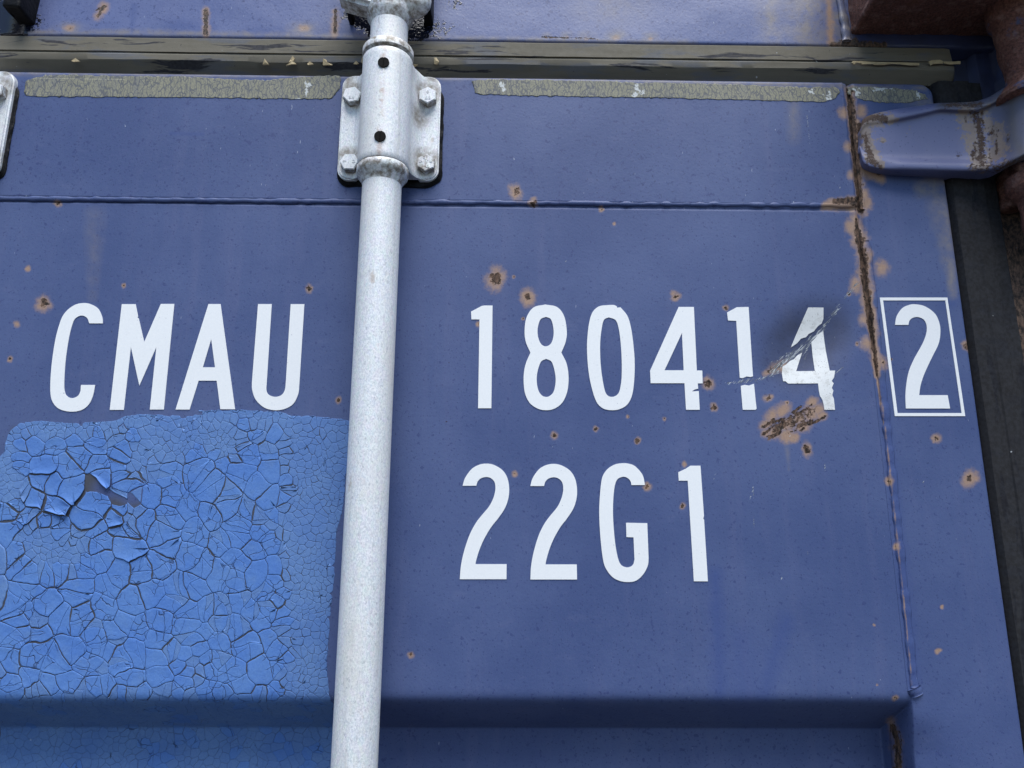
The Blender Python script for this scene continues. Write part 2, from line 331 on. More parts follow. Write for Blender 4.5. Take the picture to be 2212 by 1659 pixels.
# ------------------------------------------------------------------ wear (rust, stains, scratches) and painted shade listed where the photo shows it
class Wear:
    def __init__(s, px, py):
        s.x, s.y = px, py; z = np.zeros_like(px); s.red, s.green, s.blue, s.grime, s.wet, s.dark, s.smudge = (z.copy() for _ in range(7))
    def spot(s, f, x, y, r, asp=1.0, ang=0.0, top=1.0):
        R = r * 2.2 * max(asp, 1); m = (abs(s.x - x) < R) & (abs(s.y - y) < R)
        if not m.any(): return
        dx, dy = s.x[m] - x, s.y[m] - y; c, q = math.cos(rad(ang)), math.sin(rad(ang)); u = dx * c + dy * q; v = (-dx * q + dy * c)
        d = np.hypot(u, v / asp) / r; A = getattr(s, f); A[m] = np.maximum(A[m], np.clip(top * (1 - .5 * d), 0, 1.2))
    def rust(s, x, y, rc, rh, asp=1.0, ang=0.0):
        s.spot('red', x, y, rc, asp, ang, 1.05); s.spot('green', x, y, rh, asp, ang, .95)
    def line(s, f, pts, wid, top=1.0, var=0.0, seed=1):
        pts = np.array(pts, float); wid = np.broadcast_to(np.array(wid, float), (len(pts),))
        for (a, b, w0, w1) in zip(pts[:-1], pts[1:], wid[:-1], wid[1:]):
            R = 2.2 * max(w0, w1); lo = np.minimum(a, b) - R; hi = np.maximum(a, b) + R
            m = (s.x > lo[0]) & (s.x < hi[0]) & (s.y > lo[1]) & (s.y < hi[1])
            if not m.any(): continue
            q = np.stack([s.x[m], s.y[m]], -1); d = b - a; t = np.clip(((q - a) @ d) / (d @ d), 0, 1); dist = np.linalg.norm(q - a - t[:, None] * d, axis=1)
            ww = w0 + (w1 - w0) * t
            if var: ww = ww * (1 - var + 2 * var * fbm(q[:, 0] / 16, q[:, 1] / 16, seed, 2))
            A = getattr(s, f); A[m] = np.maximum(A[m], np.clip(top * (1 - .5 * dist / ww), 0, 1.2))
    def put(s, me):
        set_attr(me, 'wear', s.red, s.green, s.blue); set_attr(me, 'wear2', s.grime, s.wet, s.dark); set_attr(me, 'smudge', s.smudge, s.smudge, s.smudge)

SPOTS = [(95, 655, 11, 20, 1.35, 0), (267, 617, 3, 6, 1, 0), (668, 624, 7, 10, 1.5, 0), (242, 718, 2.5, 0, 1, 0), (22, 775, 4, 8, 1, 0), (125, 440, 5, 10, 1, 0),
 (1115, 417, 9, 17, 1.2, 0), (1150, 441, 9, 13, .7, 0), (1072, 603, 15, 26, 1.5, 12), (1140, 642, 8, 19, 1.2, 0), (1460, 641, 6, 14, .8, 0), (1300, 453, 3, 9, .6, 0), (1327, 483, 2, 5, 1, 0),
 (1568, 665, 5, 8, 1, 0), (1530, 829, 10, 17, 1, 0), (1543, 880, 7, 9, 1.2, 0), (1198, 942, 6, 10, .9, 0), (1287, 926, 5, 8, 1.2, 0), (1377, 952, 6, 8, 1.1, 0), (1435, 905, 3, 6, 1, 0), (1356, 900, 3, 5, 1, 0),
 (1398, 1052, 5, 11, 1, 0), (1112, 1024, 3, 8, 1, 0), (1474, 1093, 5, 8, 1, 0), (1742, 970, 9, 14, 1.5, -10), (1660, 860, 7, 13, .55, -25), (2022, 946, 6, 14, 1, 0), (2094, 1034, 8, 21, 1.2, 0),
 (1921, 1040, 4, 12, 1.1, 0), (1906, 784, 3, 15, 1.25, 0), (1924, 777, 4, 5, .7, 0), (2090, 747, 8, 15, 1, 0), (1852, 742, 4, 6, 1, 0), (1936, 1180, 3, 8, 1.3, 0), (1935, 1507, 5, 9, .8, 0), (887, 1415, 5, 9, 1, 20),
 (731, 865, 5, 8, 1.2, 0), (2028, 1405, 2, 9, .7, 0), (1834, 636, 4, 6, 1, 0), (1110, 598, 3, 5, 1, 0), (1033, 700, 2, 6, 1.2, 0), (965, 910, 2, 0, 1, 0), (970, 783, 2, 0, 1, 0), (1130, 688, 3, 5, 1, 0),
 (1888, 1350, 2, 4, 1, 0), (1700, 870, 3, 6, 1, 0), (1478, 1002, 0, 7, 1, 0), (2035, 1310, 0, 6, .7, 0), (1895, 1480, 2, 4, 1, 0), (640, 900, 0, 0, 1, 0), (37, 700, 0, 9, 1, 0), (60, 580, 0, 8, 1, 0)]
SEAM_A = [(1835, 196), (1838, 230), (1843, 292), (1848, 330), (1852, 360), (1856, 420), (1858, 452)]
SEAM_B = [(1849, 474), (1853, 500), (1862, 543), (1868, 601), (1877, 660), (1882, 707), (1888, 750), (1892, 790), (1894, 812)]
def wear_door(W):
    for (x, y, rc, rh, asp, ang) in SPOTS:
        rr_ = random.Random(int(x * 7 + y)); asp_ = asp * rr_.uniform(.8, 1.25); an = ang + rr_.uniform(-35, 35)
        if rc:
            W.spot('red', x, y, rc * .72, asp_, an, 1.0)
            for _ in range(3): a = rr_.uniform(0, 6.3); W.spot('red', x + math.cos(a) * rc * .75, y + math.sin(a) * rc * .75, rc * rr_.uniform(.25, .55), rr_.uniform(.6, 1.6), rr_.uniform(0, 90), .85)
        if rh:
            W.spot('green', x, y, rh * .85, asp_, an, .92)
            for _ in range(2): a = rr_.uniform(0, 6.3); W.spot('green', x + math.cos(a) * rh * .6, y + math.sin(a) * rh * .6, rh * rr_.uniform(.4, .7), 1, 0, .75)
    W.line('red', SEAM_A, [7, 8, 8, 7, 7, 7, 9], 1.05, .6); W.line('green', SEAM_A, [11, 14, 12, 10, 11, 10, 16], .95, .6)
    W.line('red', SEAM_B, [4, 9, 9, 8, 7, 6, 5, 3, 2.5], .98, .7); W.line('green', SEAM_B, [14, 18, 17, 14, 15, 12, 11, 9, 7], .95, .6)
    for (x, y, r) in ((1822, 245, 15), (1860, 240, 17), (1833, 320, 14), (1838, 380, 12), (1866, 420, 16), (1905, 578, 20), (1840, 490, 18), (1850, 615, 19), (1868, 690, 16), (1872, 740, 18), (1872, 440, 18)): W.spot('green', x, y, r * .9, 1.15, 0, .9)
    W.line('red', [(1802, 436), (1830, 436), (1852, 440)], [5, 9, 9], 1.1, .3); W.line('green', [(1782, 446), (1830, 440), (1856, 442)], [9, 16, 20], 1.0, .3)
    W.line('green', [(1894, 812), (1915, 960), (1962, 1400), (1968, 1480)], [3, 1.6, 1.5, 1.8], .72, .5); W.line('dark', [(1906, 830), (1932, 1060), (1957, 1300), (1974, 1470)], [9, 11, 11, 11], .7, .2)
    # scraped patch under the last 4
    rr_ = random.Random(5); W.line('red', [(1662, 924), (1755, 890)], [22, 22], .60, .5, 12)
    for x, y, q in ((1668, 898, 14), (1690, 888, 15), (1655, 918, 11), (1700, 915, 16), (1725, 905, 17), (1750, 893, 16), (1768, 884, 12), (1755, 868, 10), (1735, 920, 15), (1700, 940, 15), (1672, 934, 14), (1655, 935, 9), (1715, 945, 11), (1776, 898, 9)): W.spot('green', x, y, q * 1.45, .8, -30, .92)
    for k in range(34):
        t = rr_.random(); u = rr_.uniform(-1, 1); x = 1655 + 115 * t; y = 932 - 42 * t + u * 24; L = rr_.uniform(8, 30); a = rad(-28 + rr_.uniform(-14, 14))
        if (x - 1690) ** 2 + (y - 904) ** 2 < 120: continue
        W.line('red', [(x - L * math.cos(a) * .5, y - L * math.sin(a) * .5), (x + L * math.cos(a) * .5, y + L * math.sin(a) * .5)], [rr_.uniform(2, 5), rr_.uniform(1.5, 4)], rr_.uniform(.75, 1.0), .5, k)
    # bright scrape through 1 and 4
    W.line('blue', [(1852, 612), (1830, 640), (1800, 680), (1778, 712)], [5, 6, 7, 8], .62, .5); W.line('blue', [(1785, 700), (1745, 745), (1700, 775), (1672, 800)], [7, 14, 15, 9], .74, .5)
    W.line('red', [(1690, 785), (1660, 803)], [12, 8], .62, .3); W.line('green', [(1695, 785), (1655, 806)], [16, 10], .7, .3)
    W.line('blue', [(1670, 810), (1640, 818), (1620, 822), (1598, 825), (1566, 828)], [5, 6, 8, 7, 3], .66, .5)
    W.line('blue', [(1742, 745), (1738, 800)], [6, 2], .55, .3); W.line('blue', [(1800, 812), (1822, 792)], [2.5, 1.5], .75)
    W.spot('smudge', 1738, 748, 96, .84, -50, 1.1); W.spot('smudge', 1700, 778, 64, .9, 0, 1.0); W.spot('smudge', 1785, 720, 58, 1.2, 0, 1.0)  # shading of the dent around the torn digit, painted into the colour
    for x, y, dx, dy in ((1410, 590, -8, 18), (1650, 535, -8, 16), (1216, 575, 9, -14), (1272, 805, 5, -12), (1637, 665, 8, -18), (1880, 640, -1, 9), (1624, 1060, -4, 20), (1742, 250, 3, 30), (1745, 285, 4, 30), (1812, 400, 2, 12), (1770, 468, 0, 16), (2043, 570, 0, 7),
                         (1745, 1180, 0, 24), (1627, 1050, 1, 30), (1628, 1100, 1, 40), (1782, 1000, 0, 26), (1995, 1030, 0, 15), (2078, 1390, 0, 22), (1716, 950, -30, -26), (780, 560, -4, 12), (1690, 1240, -2, 16), (1546, 1020, -4, 14), (1872, 1472, 6, 4), (700, 770, 4, -10)):
        W.line('blue', [(x, y), (x + dx, y + dy)], 1.7, .66)
    # brown runs and stains
    W.line('grime', [(2032, 402), (2050, 520), (2058, 640)], [26, 16, 6], .9, .3); W.line('grime', [(1990, 410), (2040, 400)], [14, 26], .95, .3)
    W.line('grime', [(1712, 225), (1714, 300)], [12, 10], .55); W.line('grime', [(205, 470), (200, 640)], [16, 8], .35); W.line('grime', [(1880, 300), (1860, 360)], [16, 18], .8)
    W.spot('grime', 1995, 222, 26, .4, 0, 1.0)
    W.line('grime', [(1700, 960), (1704, 1015)], [5, 2], .45)
    W.line('dark', [(1545, 1240), (1552, 1380), (1556, 1500)], [12, 16, 18], .75, .4); W.line('dark', [(1700, 1340), (1672, 1420), (1650, 1500)], [14, 16, 22], .65, .5); W.line('dark', [(1600, 1380), (1610, 1510)], [26, 40], .5, .4)
    W.line('dark', [(2172, 1180), (2195, 1310)], [5, 7], .7); W.line('dark', [(2040, 660), (2060, 655)], 8, .6); W.line('dark', [(370, 290), (440, 292)], 3, .7)
    # corner of the corrugation, rusted through the paint
    W.line('red', [(1928, 1568), (1938, 1600), (1940, 1659), (1942, 1740)], [8, 11, 12, 12], .95, .6); W.line('green', [(1925, 1560), (1938, 1600), (1940, 1740)], [12, 16, 17], .7, .4)
    # dirt lying round the bracket's edge and along the top
    W.line('grime', [(0, 158), (1100, 170), (1800, 186), (2000, 190)], 5, .8, .4)
    W.line('red', [(1856, 268), (1857, 310), (1870, 352), (1898, 374)], [4, 8, 11, 6], .95, .4); W.line('green', [(1850, 262), (1850, 320), (1868, 366), (1905, 386)], [10, 14, 18, 12], .9, .3)

def axis_steps(lo, a, b, hi, fine, coarse):
    return np.unique(np.round(np.r_[np.arange(lo, a, coarse), np.arange(a, b, fine), np.arange(b, hi, coarse), hi], 5))

def face_grid(xs, zs, extra=None, edge_top=False, edge_right=False, edge_bot=0.0):
    X, Z = np.meshgrid(xs, zs); Y = surf(X, Z)
    if extra is not None: Y = Y - extra(X, Z)
    if edge_top: Y = Y + .004 * (1 - np.sqrt(np.clip(1 - np.clip((X * 0 + Z - (ZT - .004)) / .004, 0, 1) ** 2, 0, 1)))
    if edge_right: Y = Y + .004 * (1 - np.sqrt(np.clip(1 - np.clip((X - (XR - .004)) / .004, 0, 1) ** 2, 0, 1)))
    V = np.stack([X, Y, Z], -1)
    if edge_top: V = np.concatenate([V, V[-1:] + np.array((0, .03, 0))], 0)
    if edge_right: V = np.concatenate([V, V[:, -1:] + np.array((0, .03, 0))], 1)
    return V
def finish_face(V, name, mat, parent, label=None):
    px, py = proj(V[..., 0], V[..., 1] * 0, V[..., 2]) if True else None
    low = V[..., 1] > .004
    if low.any():
        qx, qy = proj(V[..., 0], V[..., 1], V[..., 2]); px = np.where(low, qx, px); py = np.where(low, qy, py)
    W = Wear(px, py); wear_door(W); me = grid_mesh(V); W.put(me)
    if name == 'door_panel':                       # dirt packed in the cracks of the old paint patch, clean where plates have just fallen off
        d = sst(-66, -56, px) * np.maximum(sst(985, 1010, py), sst(14, 34, px)) * sst(8, 30, py - 905) * sst(0, 26, 742 - (py - 900) * .06 - px)
        for gx_, gy_, gr_ in ((235, 1055, 36), (285, 1068, 34), (315, 1060, 22)): d = d * (1 - np.exp(-(((px - gx_) / gr_) ** 2 + ((py - gy_) / 24) ** 2) ** 2))
        z_ = np.zeros_like(px); set_attr(me, 'crack_dirt', d, z_, z_)
    return link(name, me, mat, parent, label)

door = empty('container_door', (0, 0, 1.5), 'blue painted steel container door with white lettering and a cracked bright blue paint patch', 'container door')
XL, ZB = -0.66, 1.60
FX0, FX1, FZ0 = -0.50, .48, 1.745
st = .00125
# rust pitting and the open weld groove of the vertical seam
def seam_x(Z): return np.interp(Z, [P(*q)[2] for q in reversed([(1835, 196), (1858, 452), (1868, 601), (1893, 800), (1970, 1480)])], [P(*q)[0] for q in reversed([(1835, 196), (1858, 452), (1868, 601), (1893, 800), (1970, 1480)])])
def seam_relief(X, Z):
    d = (X - seam_x(Z)); up = sst(2.10, 2.16, Z)
    groove = np.exp(-(d / .0026) ** 2) * (.0022 * up + .0005) * (.5 + vn(X * 300, Z * 90, 9)); lip = np.exp(-((abs(d) - .006) / .0025) ** 2) * .0010 * up * vn(X * 200, Z * 120, 4)
    top = .0016 * sst(ZSEAM - .0006, ZSEAM + .0006, Z)
    cut = .0016 * np.exp(-((Z - (ZSEAM - .0036)) / .0010) ** 2)
    return lip - groove + (top - cut) * (X < XS)
V = face_grid(axis_steps(XL, FX0, XS, XS, st, .02), axis_steps(ZSEAM, ZSEAM, ZT, ZT, st, .02), seam_relief, edge_top=True)
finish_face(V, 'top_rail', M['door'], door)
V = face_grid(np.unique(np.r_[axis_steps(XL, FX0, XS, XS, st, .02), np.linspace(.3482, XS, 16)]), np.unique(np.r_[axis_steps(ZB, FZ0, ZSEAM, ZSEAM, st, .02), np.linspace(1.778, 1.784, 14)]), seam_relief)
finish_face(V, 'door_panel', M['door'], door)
xs = np.unique(np.r_[axis_steps(XS, XS, XR, XR, st, .02), np.linspace(XS, .3534, 12)]); V = face_grid(xs, axis_steps(ZB, FZ0, ZT, ZT, st, .02), seam_relief, edge_top=True, edge_right=True)
# round the leaf's top right corner
cz, cx, rr = ZT - .014, XR - .014, .014
dx, dz = V[..., 0] - cx, V[..., 2] - cz; m = (dx > 0) & (dz > 0); L = np.maximum(dx, dz) ; r = np.hypot(dx, dz); f = np.where(m & (r > 1e-9), L / np.maximum(r, 1e-9), 1); V[..., 0] = np.where(m, cx + dx * f, V[..., 0]); V[..., 2] = np.where(m, cz + dz * f, V[..., 2])
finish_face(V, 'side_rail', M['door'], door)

# weld seams
def bead(name, pts_px, r0, flat, seg=10, step_=.0022, seed=0, mat=None, up=0.0, label=None):
    w_ = np.array([P(*q) for q in pts_px]); L = np.linalg.norm(np.diff(w_, axis=0), axis=1).sum(); pts = lerp_line(w_, max(8, int(L / step_)))
    pts[:, 2] += (vn(pts[:, 0] * 160 + pts[:, 2] * 160, pts[:, 0] * 0, seed) - .5) * .0007 + up
    for p in pts: p[1] = float(surf(p[0], p[2])) + .0003
    rr_ = r0 * (.8 + .4 * vn(np.arange(len(pts)) * .33, np.arange(len(pts)) * 0.0, seed + 3)); vs, fs = tube(pts, lambda i: rr_[i], seg, flat)
    me = pydata(vs, fs); V_ = np.array(vs); px, py = proj(V_[:, 0], V_[:, 1] * 0, V_[:, 2]); W = Wear(px, py); wear_door(W); W.put(me); return link(name, me, mat or M['door'], door, label)
bead('weld_seam', [(-120, 427), (500, 433), (1106, 438), (1500, 441), (1850, 443)], .0028, .8, seed=2)
bead('weld_seam', [(1842, 196), (1848, 292), (1858, 380), (1864, 452)], .0026, .5, seed=8)
bead('weld_seam', [(1871, 520), (1886, 640), (1900, 780), (1906, 830), (1932, 1060), (1957, 1300), (1974, 1470), (1977, 1486)], .0040, .42, seed=5)
bead('weld_seam', [(1974, 1486), (1979, 1496), (1982, 1502)], .0058, .6, seed=6)

# ------------------------------------------------------------------ lettering (white vinyl)
def crom(pts, n_=7):
    pts = [np.array(p, float) for p in pts]; out = []
    ext = [2 * pts[0] - pts[1]] + pts + [2 * pts[-1] - pts[-2]]
    for i in range(1, len(ext) - 2):
        p0, p1, p2, p3 = ext[i - 1:i + 3]
        for k in range(n_):
            t = k / n_; out.append(.5 * ((2 * p1) + (p2 - p0) * t + (2 * p0 - 5 * p1 + 4 * p2 - p3) * t * t + (3 * p1 - p0 - 3 * p2 + p3) * t ** 3))
    out.append(pts[-1]); return out
def path(*segs):
    """segs: ('l', pts) straight, ('c', pts) smooth through the points"""
    o = []
    for k, pts in segs: o += [np.array(p, float) for p in pts] if k == 'l' else crom(pts)
    q = [o[0]]
    for p in o[1:]:
        if np.linalg.norm(p - q[-1]) > .05: q.append(p)
    if np.linalg.norm(q[0] - q[-1]) < .05: q.pop()
    return q
def letter(name, loops, conv, label, mat='vinyl', islands=None):
    """outline loops traced in photo units -> a thin raised vinyl shape lying on the door face"""
    bm = bmesh.new()
    for isl in (islands or [loops]):
        W_ = [[Vector((P(*conv(p))[0], 0, P(*conv(p))[2])) for p in lp] for lp in isl]
        flat = [v for lp in W_ for v in lp]; vs = [bm.verts.new(v) for v in flat]
        tri = geometry.tessellate_polygon([[Vector((v.x, v.z, 0)) for v in lp] for lp in W_])
        for t in tri:
            try: bm.faces.new([vs[i] for i in t])
            except ValueError: pass
    bm.normal_update()
    x0, x1 = min(v.co.x for v in bm.verts), max(v.co.x for v in bm.verts); z0, z1 = min(v.co.z for v in bm.verts), max(v.co.z for v in bm.verts)
    dstep = .006
    for ax, lo, hi in ((0, x0, x1), (2, z0, z1)):
        k = lo + dstep
        while k < hi:
            pc = [0, 0, 0]; pc[ax] = k; no = [0, 0, 0]; no[ax] = 1; bmesh.ops.bisect_plane(bm, geom=bm.verts[:] + bm.edges[:] + bm.faces[:], plane_co=pc, plane_no=no); k += dstep
    for f in bm.faces:
        if f.normal.y > 0: f.normal_flip()
    top = bm.faces[:]
    ex = bmesh.ops.extrude_face_region(bm, geom=top)      # walls down to the paint
    newv = [g for g in ex['geom'] if isinstance(g, bmesh.types.BMVert)]; ns = set(newv)
    for v in bm.verts: v.co.y = float(surf(v.co.x, v.co.z, (.00055 if v in ns else -.0002) + float(seam_relief(np.array(v.co.x), np.array(v.co.z))) * 0))
    me = from_bm(bm); o = link(name, me, M[mat], door, label, smooth=False); return o
cA = lambda p: (p[0] * .35157, p[1] * .35157 + 553)
cB = lambda p: (p[0] * .42189 + 933.2, p[1] * .42189 + 553)
cC = lambda p: (p[0] * .3047 + 933.2, p[1] * .3047 + 967.8)
cD = lambda p: (p[0] * .3645 + 1538, p[1] * .3645 + 397.5)
letter('letter', [path(('c', [(633, 415), (630, 378), (605, 325), (562, 298), (520, 290), (470, 298), (425, 325), (392, 362), (372, 405), (345, 500), (324, 630), (313, 750), (313, 850), (330, 905), (370, 942), (435, 957), (500, 948), (545, 915), (572, 862), (586, 793)]),
    ('l', [(500, 793)]), ('c', [(499, 800), (495, 835), (478, 862), (445, 874), (412, 860), (398, 825), (397, 760), (405, 640), (426, 500), (450, 410), (470, 380), (505, 367), (537, 382), (550, 415)]))], cA, 'white letter C')
letter('letter', [path(('l', [(750, 297), (835, 297), (850, 372), (846, 378), (854, 384), (888, 530), (990, 296), (1073, 296), (1008, 944), (922, 944), (963, 560), (858, 797), (806, 560), (762, 946), (676, 946)]))], cA, 'white letter M')
letter('letter', [path(('l', [(1283, 297), (1357, 297), (1445, 942), (1355, 942), (1333, 767), (1222, 767), (1166, 944), (1080, 944)])), path(('l', [(1300, 512), (1323, 685), (1248, 685)]))], cA, 'white letter A')
letter('letter', [path(('l', [(1587, 297), (1671, 297)]), ('c', [(1640, 775), (1638, 825), (1652, 852), (1690, 866), (1730, 855), (1751, 823), (1757, 775)]), ('l', [(1787, 297), (1871, 297)]), ('c', [(1840, 790), (1833, 848), (1803, 908), (1752, 939), (1690, 948), (1625, 932), (1573, 884), (1551, 825), (1549, 780)]))], cA, 'white letter U')
letter('digit', [path(('l', [(200, 285), (255, 256), (268, 254), (310, 254), (304, 780), (236, 780), (243, 325), (202, 325)]))], cB, 'clean white 1 right of the locking bar')
letter('digit', [path(('c', [(580, 249), (640, 262), (676, 308), (690, 385), (684, 440), (662, 495)]), ('c', [(662, 495), (689, 552), (699, 620), (692, 695), (666, 752), (626, 782), (585, 790), (542, 782), (500, 752), (475, 698), (469, 620), (479, 555), (504, 495)]), ('c', [(504, 495), (481, 442), (474, 385), (484, 315), (520, 264), (580, 249)])),
    path(('c', [(583, 312), (609, 325), (622, 375), (620, 420), (606, 452), (582, 463), (559, 452), (544, 418), (541, 372), (555, 326), (583, 312)])), path(('c', [(584, 527), (612, 542), (628, 590), (633, 640), (624, 692), (604, 716), (584, 722), (562, 714), (544, 686), (536, 638), (541, 588), (558, 542), (584, 527)]))], cB, 'white 8')
letter('digit', [path(('c', [(905, 252), (930, 252), (945, 258)]), ('l', [(948, 266), (965, 264)]), ('c', [(965, 264), (1000, 308), (1018, 368), (1030, 450), (1037, 540), (1035, 632), (1024, 712), (1000, 760), (962, 784), (920, 790), (878, 782), (845, 752), (822, 692), (804, 610), (795, 520), (794, 440), (803, 350), (821, 290), (855, 259), (905, 252)])),
    path(('c', [(905, 315), (940, 330), (956, 375), (966, 450), (971, 540), (970, 630), (960, 690), (945, 713), (920, 722), (896, 712), (882, 680), (868, 600), (861, 520), (861, 440), (868, 375), (880, 328), (905, 315)]))], cB, 'white 0')
letter('digit', [path(('l', [(1262, 262), (1340, 262), (1355, 587), (1383, 587), (1385, 653), (1360, 653), (1362, 680), (1344, 684), (1330, 694), (1365, 692), (1370, 788), (1300, 788), (1292, 652), (1119, 652), (1116, 588)])), path(('l', [(1279, 395), (1288, 586), (1190, 586)]))], cB, 'clean white 4 with a small nick in its foot')
letter('digit', None, cB, 'white 1 scuffed through near its foot', 'vinyl', [[path(('l', [(1510, 290), (1560, 263), (1620, 262), (1643, 616), (1630, 620), (1610, 617), (1590, 626), (1575, 624), (1557, 333), (1515, 331)]))], [path(('l', [(1580, 666), (1600, 660), (1622, 664), (1648, 654), (1656, 740), (1661, 782), (1655, 788), (1590, 788)]))]])
letter('digit', None, cB, 'soiled white 4 torn by a scrape', 'vinyl_dirty', [[path(('l', [(1928, 262), (2007, 262), (2010, 318), (2002, 340), (1985, 352), (1965, 378), (1938, 392), (1925, 408), (1898, 416), (1880, 438), (1846, 462)]))],
    [path(('l', [(1795, 600), (1800, 562), (1818, 552), (1840, 532), (1862, 522), (1880, 502), (1905, 488), (1870, 586), (1965, 586), (1953, 432), (1972, 415), (1985, 396), (2012, 376), (2038, 586), (2065, 586), (2058, 622), (2046, 640), (2056, 652), (2046, 676), (2054, 690), (2048, 712), (2056, 730), (2062, 788), (2008, 788), (2004, 760), (1998, 738), (1985, 716), (1980, 690), (1977, 652), (1825, 652), (1812, 640), (1800, 640)]))]])
def two(conv, q, name='digit', label=None):
    letter(name, [path(('c', [q(217, 268), q(235, 212), q(280, 151), (q(330, 121)), q(385, 111), q(440, 121), q(500, 158), q(535, 215), q(547, 290), q(540, 362), q(515, 430), q(470, 497), q(420, 560), q(372, 640), q(336, 722), q(315, 790), q(308, 823)]), ('l', [q(529, 823), q(528, 930), q(197, 930)]),
      ('c', [q(197, 930), q(206, 830), q(230, 722), q(268, 612), q(310, 533), q(350, 480), q(402, 418), q(432, 362), q(447, 310), q(449, 268), q(440, 236), q(415, 213), q(384, 206), q(350, 214), q(325, 236), q(314, 268)]))], conv, label)
two(cC, lambda x, y: (x, y), label='first white 2 of the lower line'); two(cC, lambda x, y: (x + 480 + 20 * (y - 268) / 662, y + 2), label='second white 2 of the lower line')
letter('letter', [path(('c', [(1509, 263), (1492, 192), (1442, 132), (1400, 113), (1355, 108), (1300, 116), (1250, 144), (1215, 188), (1200, 240), (1189, 350), (1185, 480), (1195, 650), (1213, 795), (1237, 862), (1280, 915), (1332, 942), (1395, 950), (1452, 937), (1502, 888), (1530, 830), (1535, 780)]), ('l', [(1525, 533), (1375, 530), (1378, 632), (1428, 633)]),
    ('c', [(1435, 790), (1426, 825), (1404, 842), (1375, 845), (1342, 830), (1320, 788), (1300, 690), (1287, 560), (1282, 450), (1286, 340), (1297, 260), (1316, 220), (1355, 204), (1387, 214), (1407, 237), (1413, 263)]))], cC, 'white letter G')
letter('digit', [path(('l', [(1745, 172), (1800, 146), (1830, 126), (1902, 126), (1927, 480), (1922, 500), (1928, 510), (1955, 945), (1856, 945), (1812, 232), (1748, 232)]))], cC, 'white 1 at the end of the lower line')
letter('digit', [path(('c', [(1083, 836), (1093, 785), (1125, 738), (1165, 718), (1205, 714), (1262, 727), (1320, 770), (1347, 830), (1351, 890), (1340, 950), (1310, 1012), (1277, 1080), (1250, 1142), (1233, 1200), (1226, 1252)]), ('l', [(1395, 1252), (1409, 1331), (1148, 1331)]),
    ('c', [(1148, 1331), (1145, 1262), (1150, 1190), (1165, 1112), (1195, 1040), (1233, 972), (1258, 920), (1271, 872), (1268, 830), (1250, 802), (1215, 789), (1185, 796), (1168, 812), (1162, 836)]))], cD, 'white 2 inside the box')
letter('check_digit_box', [path(('l', [(993, 674), (1393, 674), (1499, 1376), (1082, 1376)])), path(('l', [(1012, 691), (1381, 691), (1478, 1358), (1098, 1358)]))], cD, 'thin white outline box')

# ------------------------------------------------------------------ remains of tape along the top rail
def tape(pts, label, white):
    pts = np.array(pts, float); q = lerp_line(np.r_[pts, pts[:1]], 260)[:-1]; q += (np.stack([vn(q[:, 0] / 5, q[:, 1] / 5, 3), vn(q[:, 0] / 5, q[:, 1] / 5, 8)], -1) - .5) * 4.0
    lp = [P(*p) for p in q]; bm = bmesh.new(); vs = [bm.verts.new((p[0], 0, p[2])) for p in lp]
    for t in geometry.tessellate_polygon([[Vector((p[0], p[2], 0)) for p in lp]]):
        try: bm.faces.new([vs[i] for i in t])
        except ValueError: pass
    for ax, lo, hi, dd in ((0, lp[int(np.argmin(q[:, 0]))][0], lp[int(np.argmax(q[:, 0]))][0], .003), (2, min(p[2] for p in lp), max(p[2] for p in lp), .003)):
        k = lo + dd
        while k < hi:
            pc = [0, 0, 0]; pc[ax] = k; no = [0, 0, 0]; no[ax] = 1; bmesh.ops.bisect_plane(bm, geom=bm.verts[:] + bm.edges[:] + bm.faces[:], plane_co=pc, plane_no=no); k += dd
    ex = bmesh.ops.extrude_face_region(bm, geom=bm.faces[:]); ns = {g for g in ex['geom'] if isinstance(g, bmesh.types.BMVert)}
    for v in bm.verts: v.co.y = float(surf(v.co.x, v.co.z, (.0016 if v.co.x < XS else .0) + .0002 + (.00022 if v in ns else -.0004)))
    me = from_bm(bm); c = np.zeros(len(me.vertices) * 3, np.float32); me.vertices.foreach_get('co', c); c = c.reshape(-1, 3); px, py = proj(c[:, 0], c[:, 1], c[:, 2]); W = Wear(px, py)
    for x, y, r, a in white:
        for k in range(5): W.spot('blue', x + random.uniform(-.7, .7) * r, y + random.uniform(-.7, .7) * r * a, r * random.uniform(.25, .5), a * random.uniform(.6, 1.4), random.uniform(-40, 40), .85)
    W.put(me); link('tape_strip', me, M['tape'], door, label)
tape([(55, 188), (60, 176), (101, 164.6), (134, 163.6), (218, 166), (302, 167), (403, 168), (487, 173), (571, 176), (638, 171), (706, 166), (737, 166), (736, 188), (719, 215), (638, 216), (437, 213), (235, 211.6), (101, 210.6), (56, 208)], 'long olive tape remnant left of the bracket', [(664, 195, 7, 3), (600, 214, 10, .3), (640, 215, 10, .3)])
tape([(1018.5, 178), (1028.6, 174.7), (1133, 175), (1301, 178), (1368, 181), (1536, 183), (1607, 186), (1729, 191), (1805, 191), (1814, 201), (1802, 214), (1782, 222), (1642, 219), (1607, 217.7), (1368, 213), (1133, 209), (1028.6, 205.6), (1025, 198)], 'longest olive tape remnant right of the bracket', [(1087, 187, 12, 1), (1380, 195, 14, 1.1), (1755, 203, 9, 1.2), (1785, 205, 14, .9)])
tape([(1831, 188), (1860.5, 188), (1933.5, 191), (1977, 195.4), (1998, 204), (2003.5, 214), (1963, 222), (1898.5, 221.7), (1857.7, 214.4), (1843, 210), (1832, 204)], 'short pale tape remnant in the top corner', [(1850, 196, 10, 1), (1920, 191, 40, .12), (1985, 205, 12, 1)])

